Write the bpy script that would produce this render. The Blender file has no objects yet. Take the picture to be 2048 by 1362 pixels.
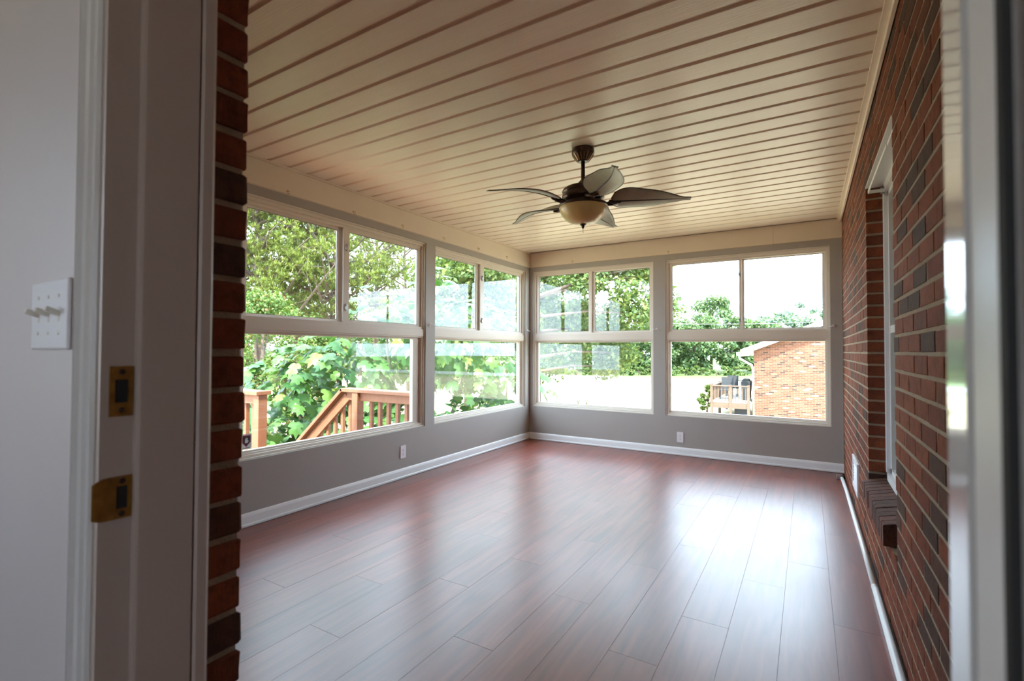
import bpy, math, random
import numpy as np
from mathutils import Vector, Matrix

random.seed(7)
RNG = np.random.default_rng(11)
SC = bpy.context.scene
COL = SC.collection

# ------------------------------------------------------------------ camera, sky, sun, exposure
F_PX, YAW, PITCH, ROLL, CAM_Z = 976.4072, 0.5438, 0.0208, 0.0038, 1.156
cam_data = bpy.data.cameras.new('camera')
cam_data.sensor_width = 36.0
cam_data.lens = F_PX / 2048 * 36.0
cam_data.clip_start, cam_data.clip_end = 0.02, 400
cam_data.dof.use_dof = True
cam_data.dof.focus_distance = 4.6
cam_data.dof.aperture_fstop = 4.5
cam = bpy.data.objects.new('camera', cam_data)
COL.objects.link(cam)
_c, _s, _cp, _sp = math.cos(YAW), math.sin(YAW), math.cos(PITCH), math.sin(PITCH)
_R = Vector((_c, _s, 0))
_F = Vector((-_s * _cp, _c * _cp, _sp))
_U = Vector((_s * _sp, -_c * _sp, _cp))
_r = _R * math.cos(ROLL) + _U * math.sin(ROLL)
_u = -_R * math.sin(ROLL) + _U * math.cos(ROLL)
cam.matrix_world = Matrix(((_r.x, _u.x, -_F.x, 0), (_r.y, _u.y, -_F.y, 0), (_r.z, _u.z, -_F.z, CAM_Z), (0, 0, 0, 1)))
SC.camera = cam

world = bpy.data.worlds.new('sky')
SC.world = world
world.use_nodes = True
_bg = world.node_tree.nodes['Background']
_bg.inputs[0].default_value = (0.69, 0.835, 1.0, 1)
_bg.inputs[1].default_value = 2.35

sun_data = bpy.data.lights.new('sun', 'SUN')
sun_data.energy = 3.5
sun_data.angle = math.radians(1.5)
sun_data.color = (1.0, 0.95, 0.86)
sun = bpy.data.objects.new('sun', sun_data)
COL.objects.link(sun)
sun.rotation_euler = Vector((-0.22, 0.55, -0.81)).to_track_quat('-Z', 'Y').to_euler()

SC.view_settings.view_transform = 'Standard'
SC.view_settings.look = 'None'
SC.view_settings.gamma = 1.0
SC.view_settings.use_curve_mapping = False
SC.view_settings.exposure = 2.3
SC.cycles.max_bounces = 9
SC.cycles.diffuse_bounces = 6
SC.cycles.glossy_bounces = 4
SC.cycles.transparent_max_bounces = 16
SC.cycles.caustics_reflective = False
SC.cycles.caustics_refractive = False

# ------------------------------------------------------------------ dimensions (metres)
XL, XR, YB, YF, H = -3.142, 0.294, 5.64, 0.523, 2.44
Z_SILL, Z_WTOP, Z_BEAM = 0.431, 2.193, 2.252
GZ = -1.7            # outside ground
COURSE = 0.0677

# ------------------------------------------------------------------ helpers
WL = {}              # object -> world location


def tag(o, label=None, cat=None, group=None, kind=None):
    if label: o['label'] = label
    if cat: o['category'] = cat
    if group: o['group'] = group
    if kind: o['kind'] = kind
    return o


def link(o, parent=None):
    COL.objects.link(o)
    if parent is not None:
        o.parent = parent
    return o


def thing(name, loc, label, cat, group=None, kind=None):
    o = bpy.data.objects.new(name, None)
    o.empty_display_size = 0.1
    link(o)
    o.location = loc
    WL[o] = Vector(loc)
    return tag(o, label, cat, group, kind)


class MB:
    def __init__(s):
        s.v, s.f = [], []

    def add(s, vs, fs):
        n = len(s.v)
        s.v += [tuple(p) for p in vs]
        s.f += [tuple(i + n for i in f) for f in fs]
        return s

    def box(s, x0, x1, y0, y1, z0, z1):
        x0, x1 = min(x0, x1), max(x0, x1); y0, y1 = min(y0, y1), max(y0, y1); z0, z1 = min(z0, z1), max(z0, z1)
        return s.add([(x0, y0, z0), (x1, y0, z0), (x1, y1, z0), (x0, y1, z0), (x0, y0, z1), (x1, y0, z1), (x1, y1, z1), (x0, y1, z1)],
                     [(0, 3, 2, 1), (4, 5, 6, 7), (0, 1, 5, 4), (1, 2, 6, 5), (2, 3, 7, 6), (3, 0, 4, 7)])

    def obox(s, c, ax, ay, az):
        """oriented box: centre and three half-axis vectors"""
        c, ax, ay, az = Vector(c), Vector(ax), Vector(ay), Vector(az)
        vs = [c + i * ax + j * ay + k * az for k in (-1, 1) for (i, j) in ((-1, -1), (1, -1), (1, 1), (-1, 1))]
        return s.add(vs, [(0, 3, 2, 1), (4, 5, 6, 7), (0, 1, 5, 4), (1, 2, 6, 5), (2, 3, 7, 6), (3, 0, 4, 7)])

    def prism(s, prof, axis, a, b):
        """extrude 2-D profile along axis; profile coords are the other two axes in order"""
        def P(p, t):
            return (t, p[0], p[1]) if axis == 'x' else (p[0], t, p[1]) if axis == 'y' else (p[0], p[1], t)
        n = len(prof)
        vs = [P(p, a) for p in prof] + [P(p, b) for p in prof]
        fs = [(i, (i + 1) % n, n + (i + 1) % n, n + i) for i in range(n)]
        fs += [tuple(range(n - 1, -1, -1)), tuple(range(n, 2 * n))]
        return s.add(vs, fs)

    def tube(s, pts, r, n=8, cap=True):
        pts = [Vector(p) for p in pts]
        rs = r if isinstance(r, (list, tuple)) else [r] * len(pts)
        vs, fs = [], []
        for i, p in enumerate(pts):
            d = (pts[min(i + 1, len(pts) - 1)] - pts[max(i - 1, 0)]).normalized()
            a = d.cross(Vector((0, 0, 1)))
            if a.length < 1e-3: a = d.cross(Vector((0, 1, 0)))
            a.normalize(); b = d.cross(a).normalized()
            for k in range(n):
                t = 2 * math.pi * k / n
                vs.append(p + rs[i] * (math.cos(t) * a + math.sin(t) * b))
        for i in range(len(pts) - 1):
            for k in range(n):
                fs.append((i * n + k, i * n + (k + 1) % n, (i + 1) * n + (k + 1) % n, (i + 1) * n + k))
        if cap:
            fs.append(tuple(range(n - 1, -1, -1))); m = (len(pts) - 1) * n
            fs.append(tuple(range(m, m + n)))
        return s.add(vs, fs)

    def lathe(s, prof, c, n=32, axis='z'):
        vs, fs = [], []
        for (r, z) in prof:
            for k in range(n):
                t = 2 * math.pi * k / n
                q = (r * math.cos(t), r * math.sin(t), z)
                if axis == 'x': q = (q[2], q[0], q[1])
                if axis == 'y': q = (q[0], q[2], q[1])
                vs.append((c[0] + q[0], c[1] + q[1], c[2] + q[2]))
        for i in range(len(prof) - 1):
            for k in range(n):
                fs.append((i * n + k, i * n + (k + 1) % n, (i + 1) * n + (k + 1) % n, (i + 1) * n + k))
        return s.add(vs, fs)

    def build(s, name, mat, parent=None, smooth=False, base=None, bevel=0.0):
        base = Vector(base) if base is not None else (WL[parent] if parent is not None else Vector((0, 0, 0)))
        me = bpy.data.meshes.new(name)
        me.from_pydata([(p[0] - base.x, p[1] - base.y, p[2] - base.z) for p in s.v], [], s.f)
        me.materials.append(mat)
        if smooth:
            me.polygons.foreach_set('use_smooth', [True] * len(me.polygons))
        me.update()
        o = bpy.data.objects.new(name, me)
        link(o, parent)
        if parent is None:
            o.location = base
        WL[o] = base
        if bevel > 0:
            m = o.modifiers.new('bevel', 'BEVEL'); m.width = bevel; m.segments = 2; m.limit_method = 'ANGLE'
        return o


def fast_mesh(name, verts, nper, mat, parent=None, smooth=False):
    """verts: (N*nper,3) array, N polygons of nper own vertices each"""
    base = np.array(WL[parent]) if parent is not None else np.zeros(3)
    verts = (np.asarray(verts, dtype=np.float64) - base).astype(np.float32)
    nv = len(verts); nf = nv // nper
    me = bpy.data.meshes.new(name)
    me.vertices.add(nv); me.loops.add(nv); me.polygons.add(nf)
    me.vertices.foreach_set('co', verts.ravel())
    me.loops.foreach_set('vertex_index', np.arange(nv, dtype=np.int32))
    me.polygons.foreach_set('loop_start', np.arange(0, nv, nper, dtype=np.int32))
    me.update(calc_edges=True)
    me.materials.append(mat)
    o = bpy.data.objects.new(name, me)
    link(o, parent)
    WL[o] = Vector(base)
    return o


# ------------------------------------------------------------------ materials
def new_mat(name):
    m = bpy.data.materials.new(name); m.use_nodes = True
    nt = m.node_tree
    return m, nt, nt.nodes, nt.links, nt.nodes['Principled BSDF']


def plain(name, col, rough=0.5, noise=0.06, scale=8.0, bump=0.0, bscale=60.0, metal=0.0, stretch=(1, 1, 1), coat=0.0, spec=0.5):
    m, nt, N, L, P = new_mat(name)
    P.inputs['Roughness'].default_value = rough
    P.inputs['Metallic'].default_value = metal
    P.inputs['Coat Weight'].default_value = coat
    P.inputs['Specular IOR Level'].default_value = spec
    tc = N.new('ShaderNodeTexCoord'); mp = N.new('ShaderNodeMapping'); mp.inputs['Scale'].default_value = stretch
    L.new(tc.outputs['Object'], mp.inputs['Vector'])
    no = N.new('ShaderNodeTexNoise'); no.inputs['Scale'].default_value = scale; no.inputs['Detail'].default_value = 5
    L.new(mp.outputs[0], no.inputs['Vector'])
    mx = N.new('ShaderNodeMix'); mx.data_type = 'RGBA'
    mx.inputs[6].default_value = tuple(c * (1 - noise * 1.6) for c in col) + (1,)
    mx.inputs[7].default_value = tuple(min(1, c * (1 + noise * 1.6)) for c in col) + (1,)
    L.new(no.outputs['Fac'], mx.inputs[0]); L.new(mx.outputs[2], P.inputs['Base Color'])
    if bump > 0:
        n2 = N.new('ShaderNodeTexNoise'); n2.inputs['Scale'].default_value = bscale; n2.inputs['Detail'].default_value = 4
        L.new(mp.outputs[0], n2.inputs['Vector'])
        b = N.new('ShaderNodeBump'); b.inputs['Strength'].default_value = bump; b.inputs['Distance'].default_value = 0.01
        L.new(n2.outputs['Fac'], b.inputs['Height']); L.new(b.outputs[0], P.inputs['Normal'])
    return m


def rand_node(N, L):
    oi = N.new('ShaderNodeObjectInfo'); ge = N.new('ShaderNodeNewGeometry')
    ad = N.new('ShaderNodeMath'); ad.operation = 'ADD'
    L.new(oi.outputs['Random'], ad.inputs[0]); L.new(ge.outputs['Random Per Island'], ad.inputs[1])
    fr = N.new('ShaderNodeMath'); fr.operation = 'FRACT'; L.new(ad.outputs[0], fr.inputs[0])
    return fr.outputs[0]


def ramp(N, L, fac, stops, interp='LINEAR'):
    r = N.new('ShaderNodeValToRGB'); r.color_ramp.interpolation = interp
    e = r.color_ramp.elements
    while len(e) < len(stops): e.new(0.5)
    for i, (p, c) in enumerate(stops):
        e[i].position = p; e[i].color = tuple(c) + (1,)
    L.new(fac, r.inputs[0])
    return r.outputs[0]


def brick_mat(name, stops):
    m, nt, N, L, P = new_mat(name)
    P.inputs['Roughness'].default_value = 0.86
    P.inputs['Specular IOR Level'].default_value = 0.25
    rnd = rand_node(N, L)
    base = ramp(N, L, rnd, stops)
    tc = N.new('ShaderNodeNewGeometry')
    n1 = N.new('ShaderNodeTexNoise'); n1.inputs['Scale'].default_value = 26; n1.inputs['Detail'].default_value = 9; n1.inputs['Roughness'].default_value = 0.78
    L.new(tc.outputs['Position'], n1.inputs['Vector'])
    dk = ramp(N, L, n1.outputs['Fac'], [(0.30, (0.42, 0.40, 0.40)), (0.50, (1, 1, 1)), (0.72, (1.4, 1.3, 1.2))])
    mx = N.new('ShaderNodeMix'); mx.data_type = 'RGBA'; mx.blend_type = 'MULTIPLY'; mx.inputs[0].default_value = 1
    L.new(base, mx.inputs[6]); L.new(dk, mx.inputs[7]); L.new(mx.outputs[2], P.inputs['Base Color'])
    n2 = N.new('ShaderNodeTexNoise'); n2.inputs['Scale'].default_value = 160; n2.inputs['Detail'].default_value = 5
    mp = N.new('ShaderNodeMapping'); mp.inputs['Scale'].default_value = (1, 1, 0.25)
    L.new(tc.outputs['Position'], mp.inputs['Vector']); L.new(mp.outputs[0], n2.inputs['Vector'])
    b = N.new('ShaderNodeBump'); b.inputs['Strength'].default_value = 0.5; b.inputs['Distance'].default_value = 0.004
    L.new(n2.outputs['Fac'], b.inputs['Height']); L.new(b.outputs[0], P.inputs['Normal'])
    return m


def glass_mat(name, tint=(0.97, 0.99, 0.985)):
    m, nt, N, L, P = new_mat(name)
    N.remove(P)
    out = N['Material Output']
    lw = N.new('ShaderNodeLayerWeight'); lw.inputs[0].default_value = 0.5
    pw = N.new('ShaderNodeMath'); pw.operation = 'POWER'; pw.inputs[1].default_value = 5; L.new(lw.outputs['Facing'], pw.inputs[0])
    ma = N.new('ShaderNodeMath'); ma.operation = 'MULTIPLY_ADD'; ma.inputs[1].default_value = 0.95; ma.inputs[2].default_value = 0.045
    L.new(pw.outputs[0], ma.inputs[0])
    tr = N.new('ShaderNodeBsdfTransparent'); tr.inputs[0].default_value = tint + (1,)
    gl = N.new('ShaderNodeBsdfGlossy'); gl.inputs['Roughness'].default_value = 0.0
    mx = N.new('ShaderNodeMixShader')
    L.new(ma.outputs[0], mx.inputs[0]); L.new(tr.outputs[0], mx.inputs[1]); L.new(gl.outputs[0], mx.inputs[2])
    L.new(mx.outputs[0], out.inputs['Surface'])
    return m


def leaf_mat(name, stops, rough=0.45, trans=0.35):
    m, nt, N, L, P = new_mat(name)
    P.inputs['Roughness'].default_value = rough
    P.inputs['Specular IOR Level'].default_value = 0.35
    c = ramp(N, L, rand_node(N, L), stops)
    L.new(c, P.inputs['Base Color'])
    t = N.new('ShaderNodeBsdfTranslucent')
    mu = N.new('ShaderNodeMix'); mu.data_type = 'RGBA'; mu.blend_type = 'MULTIPLY'; mu.inputs[0].default_value = 1
    mu.inputs[7].default_value = (1.25, 1.25, 0.55, 1)
    L.new(c, mu.inputs[6]); L.new(mu.outputs[2], t.inputs[0])
    mx = N.new('ShaderNodeMixShader'); mx.inputs[0].default_value = trans
    L.new(P.outputs[0], mx.inputs[1]); L.new(t.outputs[0], mx.inputs[2])
    L.new(mx.outputs[0], N['Material Output'].inputs['Surface'])
    return m


def floor_mat():
    m, nt, N, L, P = new_mat('cherry_laminate')
    P.inputs['Roughness'].default_value = 0.27
    P.inputs['Specular IOR Level'].default_value = 0.65
    P.inputs['Coat Weight'].default_value = 0.3
    P.inputs['Coat Roughness'].default_value = 0.38
    P.inputs['Coat IOR'].default_value = 1.6
    ge = N.new('ShaderNodeNewGeometry')
    oi = N.new('ShaderNodeObjectInfo')
    sc = N.new('ShaderNodeVectorMath'); sc.operation = 'SCALE'; sc.inputs['Scale'].default_value = 40
    cx = N.new('ShaderNodeCombineXYZ'); L.new(oi.outputs['Random'], cx.inputs[0]); L.new(oi.outputs['Random'], cx.inputs[1])
    L.new(cx.outputs[0], sc.inputs[0])
    ad = N.new('ShaderNodeVectorMath'); L.new(ge.outputs['Position'], ad.inputs[0]); L.new(sc.outputs[0], ad.inputs[1])
    mp = N.new('ShaderNodeMapping'); mp.inputs['Scale'].default_value = (14, 1.1, 1)
    L.new(ad.outputs[0], mp.inputs['Vector'])
    n1 = N.new('ShaderNodeTexNoise'); n1.inputs['Scale'].default_value = 1.6; n1.inputs['Detail'].default_value = 8; n1.inputs['Distortion'].default_value = 0.6
    L.new(mp.outputs[0], n1.inputs['Vector'])
    c1 = ramp(N, L, n1.outputs['Fac'], [(0.25, (0.085, 0.014, 0.008)), (0.5, (0.165, 0.029, 0.015)), (0.78, (0.25, 0.056, 0.028))])
    c2 = ramp(N, L, oi.outputs['Random'], [(0.0, (0.86, 0.84, 0.84)), (1.0, (1.14, 1.12, 1.1))])
    mx = N.new('ShaderNodeMix'); mx.data_type = 'RGBA'; mx.blend_type = 'MULTIPLY'; mx.inputs[0].default_value = 1
    L.new(c1, mx.inputs[6]); L.new(c2, mx.inputs[7]); L.new(mx.outputs[2], P.inputs['Base Color'])
    w = N.new('ShaderNodeTexNoise'); w.inputs['Scale'].default_value = 9; w.inputs['Detail'].default_value = 3
    mp2 = N.new('ShaderNodeMapping'); mp2.inputs['Scale'].default_value = (22, 1.2, 1)
    L.new(ad.outputs[0], mp2.inputs['Vector']); L.new(mp2.outputs[0], w.inputs['Vector'])
    b = N.new('ShaderNodeBump'); b.inputs['Strength'].default_value = 0.07; b.inputs['Distance'].default_value = 0.002
    L.new(w.outputs['Fac'], b.inputs['Height']); L.new(b.outputs[0], P.inputs['Normal'])
    n3 = N.new('ShaderNodeTexNoise'); n3.inputs['Scale'].default_value = 2.2; n3.inputs['Detail'].default_value = 6
    L.new(ge.outputs['Position'], n3.inputs['Vector'])
    mr = N.new('ShaderNodeMapRange'); mr.inputs[3].default_value = 0.27; mr.inputs[4].default_value = 0.38
    L.new(n3.outputs['Fac'], mr.inputs[0]); L.new(mr.outputs[0], P.inputs['Roughness'])
    return m


BRICK_STOPS = [(0.0, (0.070, 0.036, 0.026)), (0.13, (0.090, 0.041, 0.029)), (0.17, (0.160, 0.044, 0.021)), (0.6, (0.220, 0.062, 0.028)), (0.8, (0.18, 0.046, 0.022)), (1.0, (0.14, 0.041, 0.022))]
M = {}
M['brick'] = brick_mat('red_brown_brick', BRICK_STOPS)
M['sillbrick'] = brick_mat('sill_brick', [(0, (0.09, 0.048, 0.04)), (1, (0.15, 0.066, 0.05))])
M['mortar'] = plain('sandy_mortar', (0.36, 0.275, 0.195), 0.95, 0.12, 30, 0.6, 180)
M['wall'] = plain('taupe_wall_paint', (0.365, 0.338, 0.312), 0.5, 0.03, 3, 0.05, 40)
M['ceil'] = plain('cream_vinyl', (0.83, 0.71, 0.585), 0.34, 0.03, 5, 0.10, 26, stretch=(0.25, 6, 1))
M['beam'] = plain('cream_beam_paint', (0.72, 0.62, 0.50), 0.5, 0.03, 4, 0.05, 30)
M['frame'] = plain('almond_window_vinyl', (0.70, 0.64, 0.565), 0.35, 0.02, 6)
M['gasket'] = plain('grey_gasket', (0.16, 0.15, 0.14), 0.6, 0.05)
M['white'] = plain('white_trim_paint', (0.80, 0.81, 0.82), 0.35, 0.02, 5)
M['jamb'] = plain('shaded_white_door_paint', (0.44, 0.355, 0.305), 0.42, 0.02, 5, 0.04, 30)  # white frame paint darkened: the left side's shade is put into the colour
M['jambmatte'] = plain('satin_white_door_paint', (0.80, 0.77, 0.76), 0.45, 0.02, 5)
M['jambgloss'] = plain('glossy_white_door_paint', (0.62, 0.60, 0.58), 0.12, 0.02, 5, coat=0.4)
M['hallwall'] = plain('pale_hall_paint', (0.56, 0.50, 0.485), 0.5, 0.02, 4, 0.04, 40)
M['plate'] = plain('white_plastic', (0.76, 0.75, 0.78), 0.35, 0.01, 5)
M['toggle'] = plain('ivory_plastic', (0.70, 0.66, 0.58), 0.35, 0.01, 5)
M['dark'] = plain('black_parts_and_hole_shade', (0.012, 0.011, 0.011), 0.8, 0.1)  # black for strip and cap, and for the shade in the strike holes
M['slot'] = plain('outlet_slot_shade', (0.10, 0.10, 0.11), 0.6, 0.1)
M['brass'] = plain('tarnished_brass', (0.36, 0.21, 0.06), 0.33, 0.45, 60, metal=0.9)
M['hook'] = plain('brass_hook', (0.55, 0.42, 0.18), 0.35, 0.1, 20, metal=0.8)
M['steel'] = plain('latch_metal', (0.38, 0.36, 0.34), 0.35, 0.1, 20, metal=0.8)
M['bronze'] = plain('oil_rubbed_bronze', (0.060, 0.036, 0.026), 0.33, 0.25, 20, metal=0.55)
M['bronzepale'] = plain('pale_bronze', (0.34, 0.22, 0.13), 0.35, 0.2, 20, metal=0.7)  # paler bronze for the canopy flutes and yoke fins
M['amber'] = plain('amber_alabaster_glass', (0.64, 0.46, 0.19), 0.28, 0.16, 9)
M['blade'] = plain('sage_leaf_blade', (0.40, 0.41, 0.31), 0.4, 0.12, 14)
M['vein'] = plain('dark_leaf_vein', (0.055, 0.04, 0.03), 0.45, 0.1)
M['glass'] = glass_mat('window_glass')
M['floor'] = floor_mat()
M['subfloor'] = plain('dark_seam', (0.14, 0.04, 0.024), 0.5)
M['cedar'] = plain('stained_cedar', (0.25, 0.10, 0.046), 0.6, 0.16, 6, 0.25, 30, stretch=(6, 6, 1))
M['deckgrey'] = plain('weathered_deck_wood', (0.13, 0.088, 0.062), 0.75, 0.15, 6, 0.2, 30)
M['deckpale'] = plain('pale_deck_boards', (0.27, 0.265, 0.26), 0.7, 0.06, 3)
M['blackfab'] = plain('black_cover', (0.03, 0.035, 0.04), 0.7, 0.2)
M['bark'] = plain('tree_bark', (0.115, 0.085, 0.065), 0.9, 0.25, 6, 0.5, 20)
M['figbark'] = plain('fig_bark', (0.30, 0.25, 0.19), 0.8, 0.15, 10)
M['roof'] = plain('shingle_roof', (0.16, 0.15, 0.145), 0.9, 0.15, 12)
M['gutter'] = plain('white_gutter', (0.80, 0.80, 0.78), 0.4, 0.02)
M['road'] = plain('pale_concrete_road', (0.45, 0.44, 0.43), 0.8, 0.05, 0.6)
M['redink'] = plain('dark_red_print', (0.20, 0.012, 0.018), 0.5, 0.05)
M['whiteink'] = plain('white_print', (0.62, 0.60, 0.62), 0.5, 0.03)
M['blackink'] = plain('black_print', (0.02, 0.015, 0.018), 0.5, 0.05)
M['terra'] = plain('terracotta', (0.50, 0.22, 0.13), 0.8, 0.1)
M['wire'] = plain('power_cable', (0.25, 0.25, 0.25), 0.5)
M['shade'] = plain('closing_panel_white', (0.5, 0.48, 0.45), 0.7, 0.03)  # for the closing panel added behind the brick wall's window

M['fig'] = leaf_mat('fig_leaf', [(0, (0.027, 0.088, 0.025)), (0.5, (0.054, 0.139, 0.035)), (0.9, (0.094, 0.188, 0.044)), (1, (0.178, 0.256, 0.039))], 0.33, 0.25)
M['pine'] = leaf_mat('pine_needles', [(0, (0.086, 0.144, 0.041)), (0.6, (0.187, 0.238, 0.065)), (1, (0.302, 0.324, 0.101))], 0.5, 0.3)
M['juniper'] = leaf_mat('juniper_sprays', [(0, (0.055, 0.122, 0.027)), (0.8, (0.134, 0.219, 0.049)), (1, (0.292, 0.183, 0.086))], 0.6, 0.25)
M['oak'] = leaf_mat('broad_tree_leaves', [(0, (0.054, 0.107, 0.034)), (0.6, (0.117, 0.185, 0.056)), (1, (0.215, 0.253, 0.078))], 0.5, 0.35)
M['far'] = leaf_mat('far_tree_leaves', [(0, (0.063, 0.125, 0.057)), (0.6, (0.113, 0.188, 0.077)), (1, (0.193, 0.250, 0.102))], 0.6, 0.3)
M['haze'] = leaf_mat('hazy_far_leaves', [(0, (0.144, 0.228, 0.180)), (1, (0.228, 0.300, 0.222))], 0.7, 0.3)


def lawn_mat():
    m, nt, N, L, P = new_mat('mown_lawn')
    P.inputs['Roughness'].default_value = 0.95
    ge = N.new('ShaderNodeNewGeometry')
    n1 = N.new('ShaderNodeTexNoise'); n1.inputs['Scale'].default_value = 0.12; n1.inputs['Detail'].default_value = 8
    L.new(ge.outputs['Position'], n1.inputs['Vector'])
    sx = N.new('ShaderNodeSeparateXYZ'); L.new(ge.outputs['Position'], sx.inputs[0])
    mr = N.new('ShaderNodeMapRange'); mr.inputs[1].default_value = 40; mr.inputs[2].default_value = 47
    L.new(sx.outputs[1], mr.inputs[0])
    dry = ramp(N, L, n1.outputs['Fac'], [(0.3, (0.42, 0.37, 0.22)), (0.6, (0.52, 0.43, 0.29)), (0.75, (0.33, 0.34, 0.14))])
    grn = ramp(N, L, n1.outputs['Fac'], [(0.3, (0.085, 0.16, 0.030)), (0.7, (0.115, 0.175, 0.042))])
    mx = N.new('ShaderNodeMix'); mx.data_type = 'RGBA'
    L.new(mr.outputs[0], mx.inputs[0]); L.new(dry, mx.inputs[6]); L.new(grn, mx.inputs[7]); L.new(mx.outputs[2], P.inputs['Base Color'])
    n2 = N.new('ShaderNodeTexNoise'); n2.inputs['Scale'].default_value = 14; n2.inputs['Detail'].default_value = 4
    L.new(ge.outputs['Position'], n2.inputs['Vector'])
    b = N.new('ShaderNodeBump'); b.inputs['Strength'].default_value = 0.5; b.inputs['Distance'].default_value = 0.05
    L.new(n2.outputs['Fac'], b.inputs['Height']); L.new(b.outputs[0], P.inputs['Normal'])
    return m


def farbrick_mat():
    m, nt, N, L, P = new_mat('far_brick_courses')
    P.inputs['Roughness'].default_value = 0.9
    ge = N.new('ShaderNodeNewGeometry'); sx = N.new('ShaderNodeSeparateXYZ'); L.new(ge.outputs['Position'], sx.inputs[0])
    cb = N.new('ShaderNodeCombineXYZ'); ad = N.new('ShaderNodeMath'); L.new(sx.outputs[0], ad.inputs[0]); L.new(sx.outputs[1], ad.inputs[1])
    L.new(ad.outputs[0], cb.inputs[0]); L.new(sx.outputs[2], cb.inputs[1])
    br = N.new('ShaderNodeTexBrick'); L.new(cb.outputs[0], br.inputs['Vector'])
    br.inputs['Scale'].default_value = 1; br.inputs['Mortar Size'].default_value = 0.006; br.inputs['Brick Width'].default_value = 0.2032; br.inputs['Row Height'].default_value = COURSE
    br.inputs['Color1'].default_value = (0, 0, 0, 1); br.inputs['Color2'].default_value = (1, 1, 1, 1); br.inputs['Mortar'].default_value = (0.5, 0.5, 0.5, 1)
    c = ramp(N, L, br.outputs['Color'], [(0.0, (0.045, 0.027, 0.024)), (0.10, (0.07, 0.032, 0.024)), (0.2, (0.135, 0.052, 0.030)), (0.7, (0.185, 0.072, 0.042)), (0.94, (0.205, 0.088, 0.053)), (1.0, (0.32, 0.21, 0.15))])
    mx = N.new('ShaderNodeMix'); mx.data_type = 'RGBA'
    L.new(br.outputs['Fac'], mx.inputs[0]); L.new(c, mx.inputs[6]); mx.inputs[7].default_value = (0.27, 0.185, 0.13, 1)
    L.new(mx.outputs[2], P.inputs['Base Color'])
    b = N.new('ShaderNodeBump'); b.invert = True; b.inputs['Strength'].default_value = 0.6; b.inputs['Distance'].default_value = 0.01
    L.new(br.outputs['Fac'], b.inputs['Height']); L.new(b.outputs[0], P.inputs['Normal'])
    return m


M['lawn'] = lawn_mat()
M['farbrick'] = farbrick_mat()

# ================================================================== STRUCTURE
W1 = (1.80, 3.593); W2 = (3.7265, 5.535)        # left wall openings (Y)
W3 = (-3.092, -1.512); W4 = (-1.376, 0.1955)    # back wall openings (X)
T = 0.115                                       # window wall thickness

# --- walls with windows
mb = MB()
mb.box(XL - T, XL, YF - 0.1, YB + T, -0.4, Z_SILL)
mb.box(XL - T, XL, YF - 0.1, YB + T, Z_WTOP, H + 0.1)
mb.box(XL - T, XL, YF - 0.1, W1[0], Z_SILL, Z_WTOP)
mb.box(XL - T, XL, W1[1], W2[0], Z_SILL, Z_WTOP)
mb.box(XL - T, XL, W2[1], YB + T, Z_SILL, Z_WTOP)
wall_left = tag(mb.build('wall_left', M['wall']), 'taupe painted long wall with two big windows and low knee wall', 'wall', kind='structure')
mb = MB()
mb.box(XL, XR + 0.2, YB, YB + T, -0.4, Z_SILL)
mb.box(XL, XR + 0.2, YB, YB + T, Z_WTOP, H + 0.1)
mb.box(XL, W3[0], YB, YB + T, Z_SILL, Z_WTOP)
mb.box(W3[1], W4[0], YB, YB + T, Z_SILL, Z_WTOP)
mb.box(W4[1], XR + 0.2, YB, YB + T, Z_SILL, Z_WTOP)
wall_back = tag(mb.build('wall_back', M['wall']), 'taupe painted end wall with two windows, meeting the brick wall', 'wall', kind='structure')
# thin casing beads where the posts meet the corner
mb = MB()
mb.box(XR - 0.012, XR, YB - 0.012, YB, 0.09, Z_BEAM)
tag(mb.build('trim_1', M['wall']), 'thin taupe bead in the corner between end wall and brick', 'trim', kind='structure')

# --- header beams (cream)
mb = MB()
mb.prism([(XL, Z_BEAM), (XL + 0.016, Z_BEAM + 0.004), (XL + 0.016, H), (XL, H)], 'y', YF, YB)
mb.box(XL + 0.016, XL + 0.03, YF, YB, H - 0.014, H)
tag(mb.build('trim_2', M['beam']), 'cream header board above the long wall windows, set with small hooks', 'trim', kind='structure')
tr3 = thing('trim_3', (XL, YB, Z_BEAM), 'cream header board above the end wall windows, with one joint', 'trim', kind='structure')
mb = MB(); mb.prism([(YB, Z_BEAM), (YB, H), (YB - 0.016, H), (YB - 0.016, Z_BEAM + 0.004)], 'x', XL + 0.016, -0.291)
mb.build('header_board', M['beam'], tr3)
mb = MB(); mb.prism([(YB, Z_BEAM), (YB, H), (YB - 0.017, H), (YB - 0.017, Z_BEAM + 0.004)], 'x', -0.289, XR)
mb.build('header_board', M['beam'], tr3)
mb = MB(); mb.box(XL + 0.03, -1.90, YB - 0.03, YB - 0.016, H - 0.016, H - 0.004)
mb.build('ceiling_bead', M['beam'], tr3)
# J channel along brick wall
mb = MB()
mb.box(XR - 0.042, XR - 0.012, YF, YB - 0.017, H - 0.006, H + 0.006)
mb.box(XR - 0.018, XR - 0.006, YF, YB - 0.017, H - 0.032, H - 0.006)
tag(mb.build('trim_4', M['ceil']), 'cream channel strip where the ceiling meets the brick wall', 'trim', kind='structure')

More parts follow.
